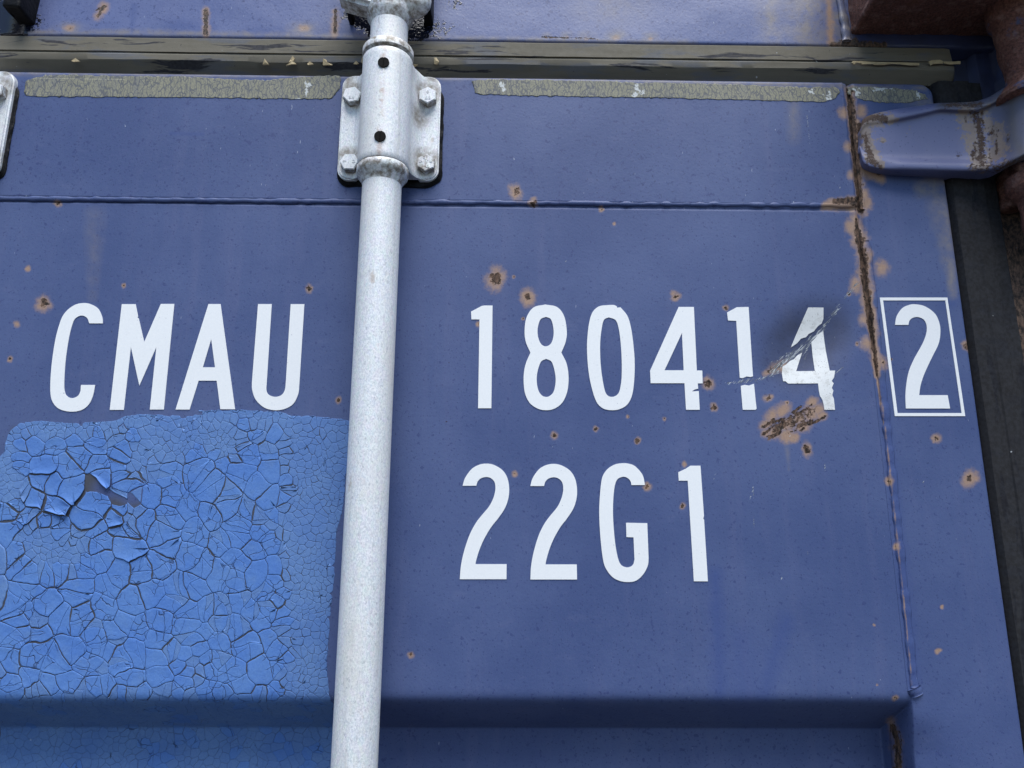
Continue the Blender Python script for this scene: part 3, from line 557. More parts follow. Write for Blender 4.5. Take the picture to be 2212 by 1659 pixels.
# ------------------------------------------------------------------ cracked bright blue paint patch
MPP = float(P(400, 1480)[2] - P(400, 1496)[2]) / 16          # metres per photo unit near the fold
zz = np.linspace(1.83, 1.60, 4000); yy = depth_of(zz * 0 - .3, zz); ss = np.r_[0, np.cumsum(np.hypot(np.diff(zz), np.diff(yy)))]
Z1490 = float(P(400, 1490)[2]); s0 = float(np.interp(1.83 - Z1490, 1.83 - zz, ss))
def sheet(q, off):
    """photo units on the unrolled face -> world point lifted off the paint by off (arrays)"""
    q = np.asarray(q, float); px, py = q[:, 0], q[:, 1]; pyc = np.minimum(py, 1490.0)
    d = np.stack([(px - CX) / F, -(pyc - CY) / F, -np.ones_like(px)], -1) @ MW; t = -CAM[1] / d[:, 1]; X = CAM[0] + d[:, 0] * t; Z = CAM[2] + d[:, 2] * t
    low = py > 1490; s_ = s0 + (py - 1490) * MPP; Z = np.where(low, np.interp(s_, ss, zz), Z); Y = depth_of(X * 0 - .3, Z) - bulge(X, Z)
    e = 1e-4; dz = (depth_of(X * 0 - .3, Z + e) - depth_of(X * 0 - .3, Z - e)) / (2 * e); nl = np.sqrt(1 + dz * dz); ny, nz_ = -1 / nl, dz / nl
    return np.stack([X, Y + ny * off, Z + nz_ * off], -1)
PATCH = [(-70, 1010), (8, 985), (12, 955), (22, 930), (45, 913), (90, 909), (150, 914), (245, 910), (268, 901), (300, 894), (360, 896), (405, 899), (430, 888), (520, 886), (610, 890), (625, 898), (690, 899), (757, 908), (768, 990), (748, 1010), (742, 1090), (727, 1150), (722, 1250), (712, 1350), (706, 1430), (712, 1500), (722, 1545), (712, 1600), (706, 1950), (-70, 1950)]
PA = np.array(PATCH, float); PB = np.roll(PA, -1, 0)
def near_edge(p):
    d = PB - PA; t = np.clip(((p - PA) * d).sum(1) / (d * d).sum(1), 0, 1); c = PA + d * t[:, None]; k = np.argmin(((c - p) ** 2).sum(1)); c = c[k]
    return c + (np.array((float(vn(c[0] / 6, c[1] / 6, 61)), float(vn(c[0] / 6, c[1] / 6, 62)))) - .5) * 2.6
def inside(p, poly):
    x, y = p; c = False; n_ = len(poly)
    for i in range(n_):
        x1, y1 = poly[i]; x2, y2 = poly[i - 1]
        if (y1 > y) != (y2 > y) and x < (x2 - x1) * (y - y1) / (y2 - y1) + x1: c = not c
    return c
def top_edge(x): return float(np.interp(x, [q[0] for q in PATCH[2:17]], [q[1] for q in PATCH[2:17]]))
FINE = [(330, 965, 45, 12), (400, 955, 40, 10), (470, 935, 45, 11), (500, 965, 40, 11), (95, 1185, 62, 12), (150, 1205, 40, 11), (270, 1120, 32, 14), (420, 1440, 40, 15), (60, 1345, 30, 16), (590, 1130, 34, 15), (280, 1000, 30, 12), (600, 1275, 30, 17), (200, 1180, 28, 15), (20, 1010, 22, 11)]
def cell_r(x, y):
    if y > 1500: return 13.5 + 5 * float(vn(x / 70, y / 40, 2))
    te = top_edge(max(14, min(x, 757)))
    if x > 622: return 9.5 + 4.5 * float(vn(x / 50, y / 60, 4))
    if y - te < 22 or (x < 30 and y < 1100): return 10 + 3 * float(vn(x / 30, 0, 5))
    r = 34 + 50 * float(sst(.35, .70, fbm(x / 130 + 9, y / 130, 6, 2)))
    hz = math.exp(-((x - 165) / 150) ** 2 - ((y - 1075) / 95) ** 2)
    r = r * (1 - hz) + 54 * hz
    r = min(r, 12 + 3 * max(0, y - te - 18), 12 + 3 * max(0, 622 - x), 16 + 3 * max(0, 1500 - y))
    for fx, fy, fr, v in FINE:
        r = min(r, v + 2.0 * max(0, math.hypot(x - fx, y - fy) - fr * .75))
    return r
PLATES = [(80,220),(150,215),(240,225),(330,205),(420,225),(520,190),(610,205),(760,205),(740,275),(1035,215),(1120,180),(1225,180),(70,300),(190,330),(290,335),(345,285),(425,330),(680,335),(1000,300),(1085,270),(1190,275),
 (55,385),(110,440),(190,400),(240,412),(312,425),(450,385),(570,405),(740,365),(865,345),(950,425),(1060,375),(1190,345),(35,470),(150,478),(243,512),(118,548),(410,492),(520,562),(662,470),(640,560),(765,470),(832,512),(1000,440),(1020,505),(1140,420),(1190,465),(1085,515),
 (45,625),(110,655),(240,602),(365,570),(345,625),(382,685),(558,685),(740,560),(722,622),(872,622),(932,545),(1060,565),(1160,545),(1250,565),(335,742),(440,745),(530,802),(700,760),(742,690),(822,722),(884,772),(980,655),(1052,645),(1042,742),(1112,692),(1190,662),(1250,685),
 (330,862),(482,862),(622,785),(682,882),(782,862),(852,852),(962,802),(1022,832),(1132,802),(1212,782),(1182,872),(1250,882),(58,952),(130,885),(200,932),(320,902),(462,952),(590,925),(562,1022),(762,922),(822,962),(902,952),(962,952),(1052,922),(1112,962),(1192,952),(1258,962),
 (48,1082),(150,1002),(290,1002),(440,1082),(350,992),(500,1062),(612,1042),(722,1012),(822,1022),(882,1062),(962,1012),(1052,1032),(1152,1002),(1258,1052),(38,1182),(160,1142),(332,1132),(452,1142),(540,1192),(602,1160),(712,1102),(762,1152),(842,1102),(952,1112),(1092,1122),(1202,1082),(1250,1132),
 (130,1270),(38,1290),(262,1192),(300,1300),(402,1202),(582,1262),(702,1172),(712,1252),(842,1202),(952,1192),(1002,1232),(1152,1232),(1240,1232),(230,1312),(340,1345),(460,1335),(585,1345),(722,1322),(822,1282),(902,1312),(962,1345),(1052,1312),(1132,1352),(1240,1312)]
PL = [(a * .4897, b * .4897 + 846.8) for a, b in PLATES]
LIFT = {(190, 330): (.0016, 80), (243, 512): (.0042, 60), (450, 385): (.0030, 85), (520, 562): (.0024, 45), (110, 440): (.0014, 150), (312, 425): (.0022, 60), (558, 685): (.0016, 80), (240, 412): (.0012, 30), (118, 548): (.0012, 90), (150, 478): (.0016, 60)}
LIFT = {(a * .4897, b * .4897 + 846.8): v for (a, b), v in LIFT.items()}
rng = np.random.default_rng(11)
seeds, radii, gridc = [], [], {}
PL += [(208, 1052), (262, 1075), (290, 1079), (302, 1105)]
for p in PL: gridc.setdefault((int(p[0] // 40), int(p[1] // 40)), []).append(len(seeds)); seeds.append(p); radii.append(40.0)
for attempt in range(52000):
    x = rng.uniform(-70, 775); y = rng.uniform(880, 1960)
    r = cell_r(x, y); ok = r < 20 or x < 0
    gx, gy = int(x // 40), int(y // 40)
    for i in range(gx - 2, gx + 3):
        for j in range(gy - 2, gy + 3):
            for k in gridc.get((i, j), ()):
                rm = .5 * (r + radii[k]) if max(r, radii[k]) < 1.6 * min(r, radii[k]) else min(r, radii[k]) * 1.25
                if (seeds[k][0] - x) ** 2 + (seeds[k][1] - y) ** 2 < rm * rm: ok = False; break
            if not ok: break
        if not ok: break
    if ok: gridc.setdefault((gx, gy), []).append(len(seeds)); seeds.append((x, y)); radii.append(r)
S = np.array(seeds)
def clip(poly, lab, a, n_, newlab):
    """keep the side of the line through a with (p-a).n <= 0; edge i runs from vertex i to i+1 and carries lab[i]"""
    out, ol = [], []; m_ = len(poly); dv = [(p - a) @ n_ for p in poly]
    for i in range(m_):
        j = (i + 1) % m_
        if dv[i] <= 0:
            out.append(poly[i]); ol.append(lab[i] if dv[j] <= 0 else lab[i])
            if dv[j] > 0: out.append(poly[i] + (poly[j] - poly[i]) * (dv[i] / (dv[i] - dv[j]))); ol.append(newlab)
        elif dv[j] <= 0:
            out.append(poly[i] + (poly[j] - poly[i]) * (dv[i] / (dv[i] - dv[j]))); ol.append(lab[i])
    return out, ol
def warp(q):
    x, y = q[:, 0], q[:, 1]
    return q + np.stack([(vn(x / 42, y / 42, 21) - .5) * 18 + (vn(x / 18, y / 18, 22) - .5) * 5 + (vn(x / 6, y / 6, 23) - .5) * 1.3, (vn(x / 42, y / 42, 31) - .5) * 18 + (vn(x / 18, y / 18, 32) - .5) * 5 + (vn(x / 6, y / 6, 33) - .5) * 1.3], -1)
cells = []
for i, s in enumerate(S):
    if not inside(s, PATCH) and np.linalg.norm(near_edge(s) - s) > 8: continue
    d2 = ((S - s) ** 2).sum(1); nb = np.argsort(d2)[1:140]; R = radii[i] * 3 + 40
    poly = [s + np.array(v) for v in ((-R, -R), (R, -R), (R, R), (-R, R))]; lab = [0] * 4
    for k in nb:
        hh = (min(i, k) * 7919 + max(i, k) * 104729) % 1000 / 1000.0; poly, lab = clip(poly, lab, (S[k] + s) / 2, S[k] - s, 10 + (.34 if hh < .30 else .75 if hh < .70 else 1.35))
        if len(poly) < 3: break
    if len(poly) < 3: continue
    subs = [(poly, lab)]
    if radii[i] > 28:                                     # large plates break again, into unequal pieces
        rr_ = random.Random(i * 7 + 1); k = rr_.choice([1, 1, 2, 2, 3]) if math.hypot((s[0] - 165) / 150, (s[1] - 1075) / 95) > 1 else rr_.choice([1, 1, 2])
        for _ in range(k - 1):
            j = max(range(len(subs)), key=lambda t: np.ptp(np.array(subs[t][0])[:, 0]) + np.ptp(np.array(subs[t][0])[:, 1])); pl, lb = subs.pop(j); c = np.mean(pl, 0) + np.array((rr_.uniform(-.2, .2), rr_.uniform(-.2, .2))) * radii[i]
            a = rr_.uniform(0, math.pi); n_ = np.array((math.cos(a), math.sin(a)))
            for sg in (1, -1):
                p2, l2 = clip(pl, lb, c, n_ * sg, 2)
                if len(p2) > 2: subs.append((p2, l2))
    cells += [(a, b, tuple(s)) for a, b in subs]
GONE = [(205, 1052), (232, 1060), (262, 1076), (290, 1078)]    # plates that have fallen off
def flake(poly, lab, fine, seed=None):
    pts, inset = [], []
    m_ = len(poly); stp = 4.0 if not fine else 5.0
    for i in range(m_):
        a, b = poly[i], poly[(i + 1) % m_]; n_ = max(1, int(np.linalg.norm(b - a) / stp)); w_ = 1.0 if lab[i] == 0 else .25 if lab[i] == 2 else lab[i] - 10
        for k in range(n_): pts.append(a + (b - a) * k / n_); inset.append(w_)
    q0 = np.array(pts); q = warp(q0)
    for t in range(len(q)):                                # the patch was masked: cells end at its outline
        if not inside(q[t], PATCH): q[t] = near_edge(q[t])
    c = q.mean(0)
    area = .5 * abs(np.dot(q[:, 0], np.roll(q[:, 1], 1)) - np.dot(q[:, 1], np.roll(q[:, 0], 1))); size = math.sqrt(max(area, 1))
    if size < 4: return None
    x, y = q[:, 0], q[:, 1]
    loc = 1.0 + (0 if fine else .9 * sst(.45, .8, vn(x / 60, y / 60, 41)) + 1.9 * math.exp(-((c[0] - 165) / 130) ** 2 - ((c[1] - 1080) / 90) ** 2))
    ins = np.array(inset) * loc * (.75 + .8 * vn(x / 9, y / 9, 44)) * (.36 if fine else .68)
    if fine: ins = ins * (.6 + .6 * vn(x / 40, y / 40, 46)) * (.55 if c[1] > 1500 else .85)
    tng = np.roll(q, -1, 0) - np.roll(q, 1, 0); nn = np.stack([-tng[:, 1], tng[:, 0]], -1); nn /= np.maximum(np.linalg.norm(nn, axis=1), 1e-6)[:, None]
    sg = np.sign(((c - q) * nn).sum(1).sum()) or 1; q = q + nn * sg * np.minimum(ins, size * .16)[:, None]
    if size < 9 and fine: rings = (1.0, .8)
    else: rings = (1.0, .955, .8, .5)
    hot = math.exp(-((c[0] - 170) / 150) ** 2 - ((c[1] - 1075) / 90) ** 2); rr_ = random.Random(int(c[0] * 13 + c[1] * 7))
    thick = .00042 if not fine else .00020
    curl = (.00008 + .00035 * rr_.random() ** 2 + .0009 * hot * rr_.random()) * min(1.5, size / 38) if not fine else .00002
    ang = rr_.uniform(0, 6.28); tl = rr_.random() ** 2 * (.7 + hot)
    for (lx, ly), (lc, la) in LIFT.items():
        if seed is not None and abs(seed[0] - lx) + abs(seed[1] - ly) < .01: curl = lc * .68; ang = rad(la); tl = 1.0
    ext = np.ptp(q[:, 0]), np.ptp(q[:, 1])
    if max(ext) > 2.3 * min(ext): curl = min(curl, .0003)
    vs, fs = [], []; m_ = len(q)
    def h(p, f):
        dv = (p - c) / (size * .62); lift = curl * (f ** 3) * np.clip(.55 + .9 * (dv[:, 0] * math.cos(ang) + dv[:, 1] * math.sin(ang)) * tl, .05, 1.5)
        return thick + lift + .00012 * (vn(p[:, 0] / 11, p[:, 1] / 11, 51) - .5)
    top1 = h(q, 1.0); vs.append(sheet(q, np.maximum(top1 - .00075, -.0001)))          # lower rim
    for f in rings:
        p = c + (q - c) * f; vs.append(sheet(p, h(p, f) - (.00012 if f == 1.0 else 0)))
    vs.append(sheet(c[None], h(c[None], 0.0))); V_ = np.concatenate(vs)
    for i in range(len(rings)):
        for k in range(m_): k2 = (k + 1) % m_; fs.append((i * m_ + k, i * m_ + k2, (i + 1) * m_ + k2, (i + 1) * m_ + k))
    last = len(rings) * m_
    for k in range(m_): fs.append((last + k, last + (k + 1) % m_, last + m_))
    return area, V_, fs, c
fl = []
for poly, lab, sd_ in cells:
    c = np.mean(poly, 0); big = np.sqrt(abs(np.dot(np.array(poly)[:, 0], np.roll(np.array(poly)[:, 1], 1)) - np.dot(np.array(poly)[:, 1], np.roll(np.array(poly)[:, 0], 1))) / 2)
    if any(inside(g, [tuple(v) for v in poly]) for g in GONE) and big < 45: continue
    r_ = flake(poly, lab, big < 19 or c[1] > 1505, sd_)
    if r_: fl.append(r_)
fl.sort(key=lambda t: -t[0] * (1 if (-5 < t[3][0] < 770 and t[3][1] < 1800) else .01))
print('flakes', len(fl))
V_, F_ = [], []; k = 0
for a, v, f, c in fl[300:]:
    F_ += [tuple(i + k for i in q) for q in f]; V_.append(v); k += len(v)
patch = link('paint_patch', pydata(np.concatenate(V_), F_), M['flake_fine'], door, 'finely crazed bright blue paint', kind='stuff')
for a, v, f, c in fl[:300]: link('paint_flake', pydata(v, f), M['flake'] if a > 300 else M['flake_fine'], patch)

# ------------------------------------------------------------------ rubber gasket round the leaf
def strip_mesh(prof, along, axis, wob=.0005, seed=0):
    """prof: list of (y, t) points; along: positions; axis 'x': t is z; axis 'z': t is x"""
    A = np.array(along); rows = []
    for k, (y, t) in enumerate(prof):
        wy = (fbm(A * 18, A * 0 + k * 2.3, seed, 3) - .5) * 2 * wob; wt = (fbm(A * 22, A * 0 + k * 1.7 + 9, seed + 5, 3) - .5) * 2 * wob
        rows.append(np.stack([A, y + wy, t + wt], -1) if axis == 'x' else np.stack([t + wt, y + wy, A], -1))
    return np.stack(rows)
def zat(py, y): return float(P(1106, py, y)[2])
gt = [(.020, ZT + .0005), (.006, ZT + .0012), (.0035, zat(163, .0035)), (-.0035, zat(142, -.0035)), (-.0042, zat(139, -.0042)), (-.0040, zat(127, -.004)), (-.0015, zat(125.5, -.0015)), (-.0015, zat(122.5, -.0015)), (-.0030, zat(121, -.003)), (-.0010, zat(93, -.001)), (.008, zat(91, .008))]
gx = np.r_[np.arange(-.66, .4700, .004), .474]
V = strip_mesh(gt, gx, 'x', .0005, 3); V[:, -1, 1] += .012; V[:, -2, 1] += .001
gk = link('rubber_gasket', grid_mesh(V[::-1]), M['rubber_top'], door, 'olive stained gasket along the top edge'); sharp(gk.data, 28)
gr = [(.025, XR + .0006), (.006, XR + .0012), (.0040, XR + .0020), (-.0010, XR + .0055), (-.0018, XR + .0120), (-.0005, XR + .0215), (-.0005, XR + .0225), (-.0016, XR + .0240), (-.0012, XR + .0370), (.0010, XR + .0380), (.0020, XR + .0515), (.012, XR + .0520)]
V = strip_mesh(gr, np.r_[np.arange(1.60, 2.416, .004), 2.4165], 'z', .00035, 13)
gv = link('rubber_gasket', grid_mesh(V), M['rubber'], door, 'black gasket down the right edge'); sharp(gv.data, 28)
# tan paint still clinging to the top gasket
def chip(pts, y, parent, th=.0008, mat='tan', name='paint_chip', tilt=0.0):
    q = [P(px, py, y) for px, py in pts]; q = [(a[0], y - tilt * (i % 2), a[2]) for i, a in enumerate(q)]; n_ = len(q); c = np.mean(q, 0) - np.array((0, .0006, 0))
    vs = [(a[0], a[1] - th, a[2]) for a in q] + list(q) + [tuple(c - np.array((0, th, 0)))]; fs = [(i, (i + 1) % n_, 2 * n_) for i in range(n_)] + [(i, i + n_, (i + 1) % n_ + n_, (i + 1) % n_) for i in range(n_)]
    bm = bmesh.new(); bv = [bm.verts.new(v) for v in vs]
    for f in fs: bm.faces.new([bv[i] for i in f])
    return link(name, from_bm(bm), M[mat], parent, smooth=False)
chip([(1838, 136), (1842, 133), (1858, 134), (1858, 138), (1853, 136), (1845, 140)], -.0062, gk)
chip([(1855, 133), (1900, 135), (1950, 136), (1985, 137), (1985, 142), (1965, 142), (1945, 139), (1925, 139), (1910, 141), (1888, 141), (1885, 139), (1870, 138), (1862, 140)], -.0062, gk)
chip([(2005, 134), (2012, 131), (2030, 130), (2036, 133), (2036, 138), (2015, 139), (2010, 142)], -.0064, gk)
chip([(2036, 134), (2058, 134), (2074, 133), (2074, 139), (2050, 140), (2040, 138)], -.0062, gk)
for pts in ([(628, 130), (633, 124), (637, 127), (635, 134), (641, 140), (632, 142), (618, 143), (626, 138)], [(664, 139), (670, 136), (678, 140), (667, 144)], [(698, 142), (699, 130), (706, 131), (705, 138), (719, 141), (716, 144)], [(938, 139), (938, 128), (943, 126), (949, 137), (944, 141)],
            [(780, 134), (784, 125), (789, 130), (792, 141), (786, 143)], [(764, 139), (770, 135), (775, 138), (770, 142)], [(155, 133), (166, 129), (174, 134), (162, 137)], [(568, 141), (573, 130), (582, 141)], [(890, 140), (903, 143), (896, 145)]): chip(pts, -.0052, gk, .0012, tilt=.0015)

# ------------------------------------------------------------------ locking bar
BX, BY = -.1150, -.030
def fz(py, y): return float(P(825, py, y)[2])
R0, R1 = .0185, .0243
zc0 = fz(378, BY - R0); zc1 = fz(355, BY - R1); zc2 = fz(337, BY - R1); zu0 = fz(92, BY - R1); zu1 = fz(74, BY - R1); zt0 = fz(30, BY - R0); zt1 = fz(8, BY - .0228)
bar = empty('locking_bar', (BX, BY, 1.6), 'grey galvanised upright locking bar with collars running through the bolted bracket', 'locking bar')
N = 90; prof = [(R0, 1.60)] + [(R0, 1.62 + (zc0 - .002 - 1.62) * i / N) for i in range(N + 1)]
link('bar_tube', pydata(*lathe(prof + [(R0, zt0 + .02)], BX, BY)), M['galv'], bar); sharp(bar.children[0].data, 40)
def collar(name, prof, mat): o = link(name, pydata(*lathe(prof, BX, BY)), M[mat], bar); sharp(o.data, 50); return o
collar('collar', [(R0 - .001, zc0 - .004), (R0 + .0006, zc0), (.0212, zc0 + (zc1 - zc0) * .55), (R1 - .0006, zc1 - .0006), (R1, zc1 + .0006)], 'galv_dirty')
collar('collar_ring', [(R1 - .0008, zc1 + .0002), (R1 + .0002, zc1 + .0014), (R1 + .0002, zc2 - .001), (R1 - .0008, zc2 + .0004), (R0, zc2 + .001)], 'galv_dirty')
collar('collar', [(.0235, zu0 - .0002), (R1 + .0007, zu0 + .001), (R1 + .0007, zu1 - .002), (R1 - .0008, zu1), (R0 + .0015, zu1 + .0022), (R0 - .0005, zu1 + .003)], 'galv_dirty')
collar('collar', [(R0 - .0005, zt0 - .001), (.0205, (zt0 + zt1) / 2), (.0226, zt1), (.0232, zt1 + .002), (.0232, zt1 + .030), (.018, zt1 + .033)], 'galv_dirty')
# cam end: a slab to the left, a rounded nose to the right
bm = bmesh.new(); zc = zt1 + .002
pl = [(BX - .003, zc - .002), (BX - .050, zc + .012), (BX - .052, zc + .030), (BX - .048, zc + .055), (BX + .004, zc + .055)]
f = bm.faces.new([bm.verts.new((x, BY - .016, z)) for x, z in pl]); ex = bmesh.ops.extrude_face_region(bm, geom=[f])
for g in ex['geom']:
    if isinstance(g, bmesh.types.BMVert): g.co.y += .026
bmesh.ops.bevel(bm, geom=bm.edges[:], offset=.004, segments=3, affect='EDGES')
cam_o = link('cam_lug', from_bm(bm), M['galv_dirty'], bar); sharp(cam_o.data, 45)
bm = bmesh.new(); bmesh.ops.create_uvsphere(bm, u_segments=24, v_segments=16, radius=1)
for v in bm.verts: v.co = (BX + .020 + v.co.x * .0215, BY - .004 + v.co.y * .014, zc + .016 + v.co.z * (.018 if v.co.z < 0 else .04))
link('cam_nose', from_bm(bm), M['galv_dirty'], bar)

# ------------------------------------------------------------------ bolted bracket that guides the bar
GX0, GX1, GZ0, GZ1 = -.1636, -.0640, 2.2930, 2.4095
SZ0, SZ1 = zc2 + .0012, float(fz(97, BY - R1))
br = empty('bar_bracket', (BX, 0, 2.30), 'galvanised bracket clamping the locking bar, held by four hexagon bolts', 'bar bracket', 'bolted bar brackets on the door')
def rounded(x0, x1, z0, z1, r, n_=7):
    o = []
    for cx_, cz_, a0 in ((x1 - r, z1 - r, 0), (x0 + r, z1 - r, 90), (x0 + r, z0 + r, 180), (x1 - r, z0 + r, 270)):
        for k in range(n_ + 1): a = rad(a0 + 90 * k / n_); o.append((cx_ + r * math.cos(a), cz_ + r * math.sin(a)))
    return o
def plate(outline, y0, y1, bev=.0015):
    bm = bmesh.new(); f = bm.faces.new([bm.verts.new((x, y0, z)) for x, z in outline]); ex = bmesh.ops.extrude_face_region(bm, geom=[f])
    for g in ex['geom']:
        if isinstance(g, bmesh.types.BMVert): g.co.y = y1
    if bev:
        es = [e for e in bm.edges if all(abs(v.co.y - y1) < 1e-6 for v in e.verts)]; bmesh.ops.bevel(bm, geom=es, offset=bev, segments=3, affect='EDGES')
    return bm
# flanges with a notch at the bottom for the collar
out = []
ol = rounded(GX0, GX1, GZ0, GZ1, .012); out = []
for i, (x, z) in enumerate(ol):
    out.append((x, z))
    if i == 23: out += [(BX - .030, GZ0), (BX - .0265, GZ0 + .004), (BX - .024, GZ0 + .017), (BX, GZ0 + .020), (BX + .024, GZ0 + .017), (BX + .0275, GZ0 + .006), (BX + .033, GZ0)]
bm = plate(out, -.0015, -.0085, .0016)
# sleeve with webs running out to the flanges
cs = []
for k in range(41):
    a = rad(-12 + 204 * k / 40); cs.append((BX + R1 * math.cos(a), BY - R1 * math.sin(a)))
cs = [(BX + .0400, -.0078), (BX + .0345, -.0092), (BX + .0300, -.0128), (BX + .0265, -.0185)] + cs[1:-1] + [(BX - .0262, -.0185), (BX - .0280, -.0125), (BX - .0315, -.0092), (BX - .0360, -.0078)]
zs_ = [SZ0, SZ0 + .0012] + list(np.linspace(SZ0 + .006, SZ1 - .006, 10)) + [SZ1 - .0012, SZ1]
ring = []
for i, z in enumerate(zs_):
    f_ = .97 if i in (0, len(zs_) - 1) else 1.0
    ring.append([bm.verts.new((BX + (x - BX) * f_, BY + (y - BY) * f_ if y < -.012 else y, min(z, GZ1 - .002 + max(0, -(y + .0095)) * 1.5) if z > GZ1 - .006 else z)) for x, y in cs])
for i in range(len(zs_) - 1):
    for k in range(len(cs) - 1): bm.faces.new((ring[i][k], ring[i][k + 1], ring[i + 1][k + 1], ring[i + 1][k]))
bm.faces.new(ring[0]); bm.faces.new(ring[-1])
ho = link('housing', from_bm(bm), M['galv_housing'], br); sharp(ho.data, 50)
# sealant squeezed out round the plate
so_ = lerp_line(np.array(rounded(GX0 - .0008, GX1 + .0030, GZ0 - .0045, GZ1 - .010, .013) + [rounded(GX0 - .0008, GX1 + .0030, GZ0 - .0045, GZ1 - .010, .013)[0]]), 140)[:-1]
cen = np.array(((GX0 + GX1) / 2, (GZ0 + GZ1) / 2)); so_ = cen + (so_ - cen) * (1 + .018 * (fbm(so_[:, 0] * 90, so_[:, 1] * 90, 3, 2) - .45)[:, None] * 2)
bm = plate([tuple(p) for p in so_], .0015, -.0040, .0012); link('sealant', from_bm(bm), M['black'], br)
def screw(px, py):
    c = P(px, py, BY - R1); r = .0054
    vs, fs = [], []
    parts = []
    for x0, x1 in ((-r, -.0005), (.0005, r)):
        pl_ = []
        for k in range(25):
            a = 2 * math.pi * k / 24; x = max(x0, min(x1, r * math.cos(a))); pl_.append((c[0] + x, c[2] + r * math.sin(a) * 1.0))
        q = []
        for p in pl_:
            if not q or abs(p[0] - q[-1][0]) + abs(p[1] - q[-1][1]) > 1e-6: q.append(p)
        if abs(q[0][0] - q[-1][0]) + abs(q[0][1] - q[-1][1]) < 1e-6: q.pop()
        parts.append(q)
    bm = bmesh.new()
    for q in parts:
        f = bm.faces.new([bm.verts.new((x, c[1] + .003, z)) for x, z in q]); ex = bmesh.ops.extrude_face_region(bm, geom=[f])
        for g in ex['geom']:
            if isinstance(g, bmesh.types.BMVert): g.co.y = c[1] - .0012
    d_ = bmesh.ops.create_circle(bm, cap_ends=True, radius=r * 1.02, segments=24, matrix=Matrix.Translation((c[0], c[1] - .0004, c[2])) @ Matrix.Rotation(rad(90), 4, 'X'))
    return link('screw', from_bm(bm), M['screw'], br, smooth=False)
screw(828.7, 135.5); screw(821, 295)
def bolt(px, py, rot, mat, marks):
    c = P(px, py, -.0175); A = .0094; bm = bmesh.new()
    for rr_, y0, y1, seg, bv in ((A, -.0092, -.0172, 6, .0007),):
        pl_ = [(c[0] + rr_ * math.cos(rad(rot + 360 * k / seg)), c[2] + rr_ * math.sin(rad(rot + 360 * k / seg))) for k in range(seg)]
        f = bm.faces.new([bm.verts.new((x, -.0083, z)) for x, z in pl_]); ex = bmesh.ops.extrude_face_region(bm, geom=[f])
        for g in ex['geom']:
            if isinstance(g, bmesh.types.BMVert): g.co.y = y1
        es = [e for e in bm.edges if all(abs(v.co.y - y1) < 1e-6 for v in e.verts)]; bmesh.ops.bevel(bm, geom=es, offset=bv, segments=2, affect='EDGES')
    o = link('bolt', from_bm(bm), M[mat], br, smooth=False); o.data.materials.append(M['galv_side'])
    for p in o.data.polygons:
        if abs(p.normal.y) < .3: p.material_index = 1  # flanks take the darker steel that paints their shade
    for txt, dx_, dz_, ro in marks:                       # raised strength marks on the head
        cu = bpy.data.curves.new('t', 'FONT'); cu.body = txt; cu.size = .0046; cu.extrude = .00025; cu.align_x = 'CENTER'; cu.align_y = 'CENTER'
        t = bpy.data.objects.new('t', cu); COL.objects.link(t); bpy.context.view_layer.update(); me = bpy.data.meshes.new_from_object(t.evaluated_get(bpy.context.evaluated_depsgraph_get())); bpy.data.objects.remove(t)
        me.transform(Matrix.Translation((c[0] + dx_, -.01735, c[2] + dz_)) @ Matrix.Rotation(rad(90), 4, 'X') @ Matrix.Rotation(rad(ro), 4, 'Z')); link('head_mark', me, M['galv'], o, smooth=False)
bolt(759.6, 203, 14, 'galv', [('8.8', 0, -.0034, 0)]); bolt(923.5, 204, 30, 'galv', [('8.8', .0004, -.0036, 0), ('8', .0002, .0036, 180)]); bolt(754, 348, 0, 'galv', [('8', -.0044, .0004, 90), ('D', .0042, 0, 0)]); bolt(920, 350, 27, 'galv_dirty', [('V', -.001, .0042, 30), ('Y', .0004, .0008, 0), ('8', .0046, .001, 60), ('S', -.0048, .0008, 90), ('U', .0016, -.0042, 20)])
# the next bracket on this leaf, cut by the picture's left edge
br2 = br.copy(); COL.objects.link(br2); br2['label'] = 'galvanised bracket cut off at the left edge, only flange corner and bolt showing'
dxb = float(P(29.0, 178, -.0085)[0]) - GX1
br2.location.x += dxb
for ch in list(br.children):
    c2 = ch.copy(); COL.objects.link(c2); c2.parent = br2
    if ch.name.startswith('bolt'):
        for g in ch.children: d2 = g.copy(); COL.objects.link(d2); d2.parent = c2

# ------------------------------------------------------------------ container frame: header, post, casting, keepers
fr = empty('container_frame', (0, .02, 2.40), 'blue container header beam and rusted corner post framing the door', 'container frame')
ZH = zat(90.5, .001); xs = np.r_[np.arange(-.66, -.5, .02), np.arange(-.50, .56, .0016)]; zs2 = np.r_[np.arange(ZH, ZH + .085, .0016), np.arange(ZH + .09, 2.62, .01)]
X, Z = np.meshgrid(xs, zs2); Y = .0015 + (fbm(X * 9, Z * 14, 61, 3) - .5) * .0016; r_e = .003; tt = np.clip((ZH + r_e - Z) / r_e, 0, 1); Y = Y + r_e * (1 - np.sqrt(1 - tt * tt))
V = np.stack([X, Y, Z], -1); V = np.concatenate([V[:1] + np.array((0, .03, .001)), V], 0)
px, py = proj(V[..., 0], V[..., 1], V[..., 2]); W = Wear(px, py)
W.line('red', [(445, 22), (444, 72)], 5, 1.0, .3); W.line('green', [(445, 20), (444, 75)], 10, .8, .3); W.line('red', [(725, 22), (724, 70)], 4, .95, .4); W.line('green', [(724, 25), (722, 72)], 12, .75, .4)
W.line('red', [(212, 34), (222, 16)], [4, 5], 1.0, .3); W.line('red', [(208, 22), (228, 14)], 4, .9, .3); W.line('green', [(210, 34), (226, 14)], 13, .8)
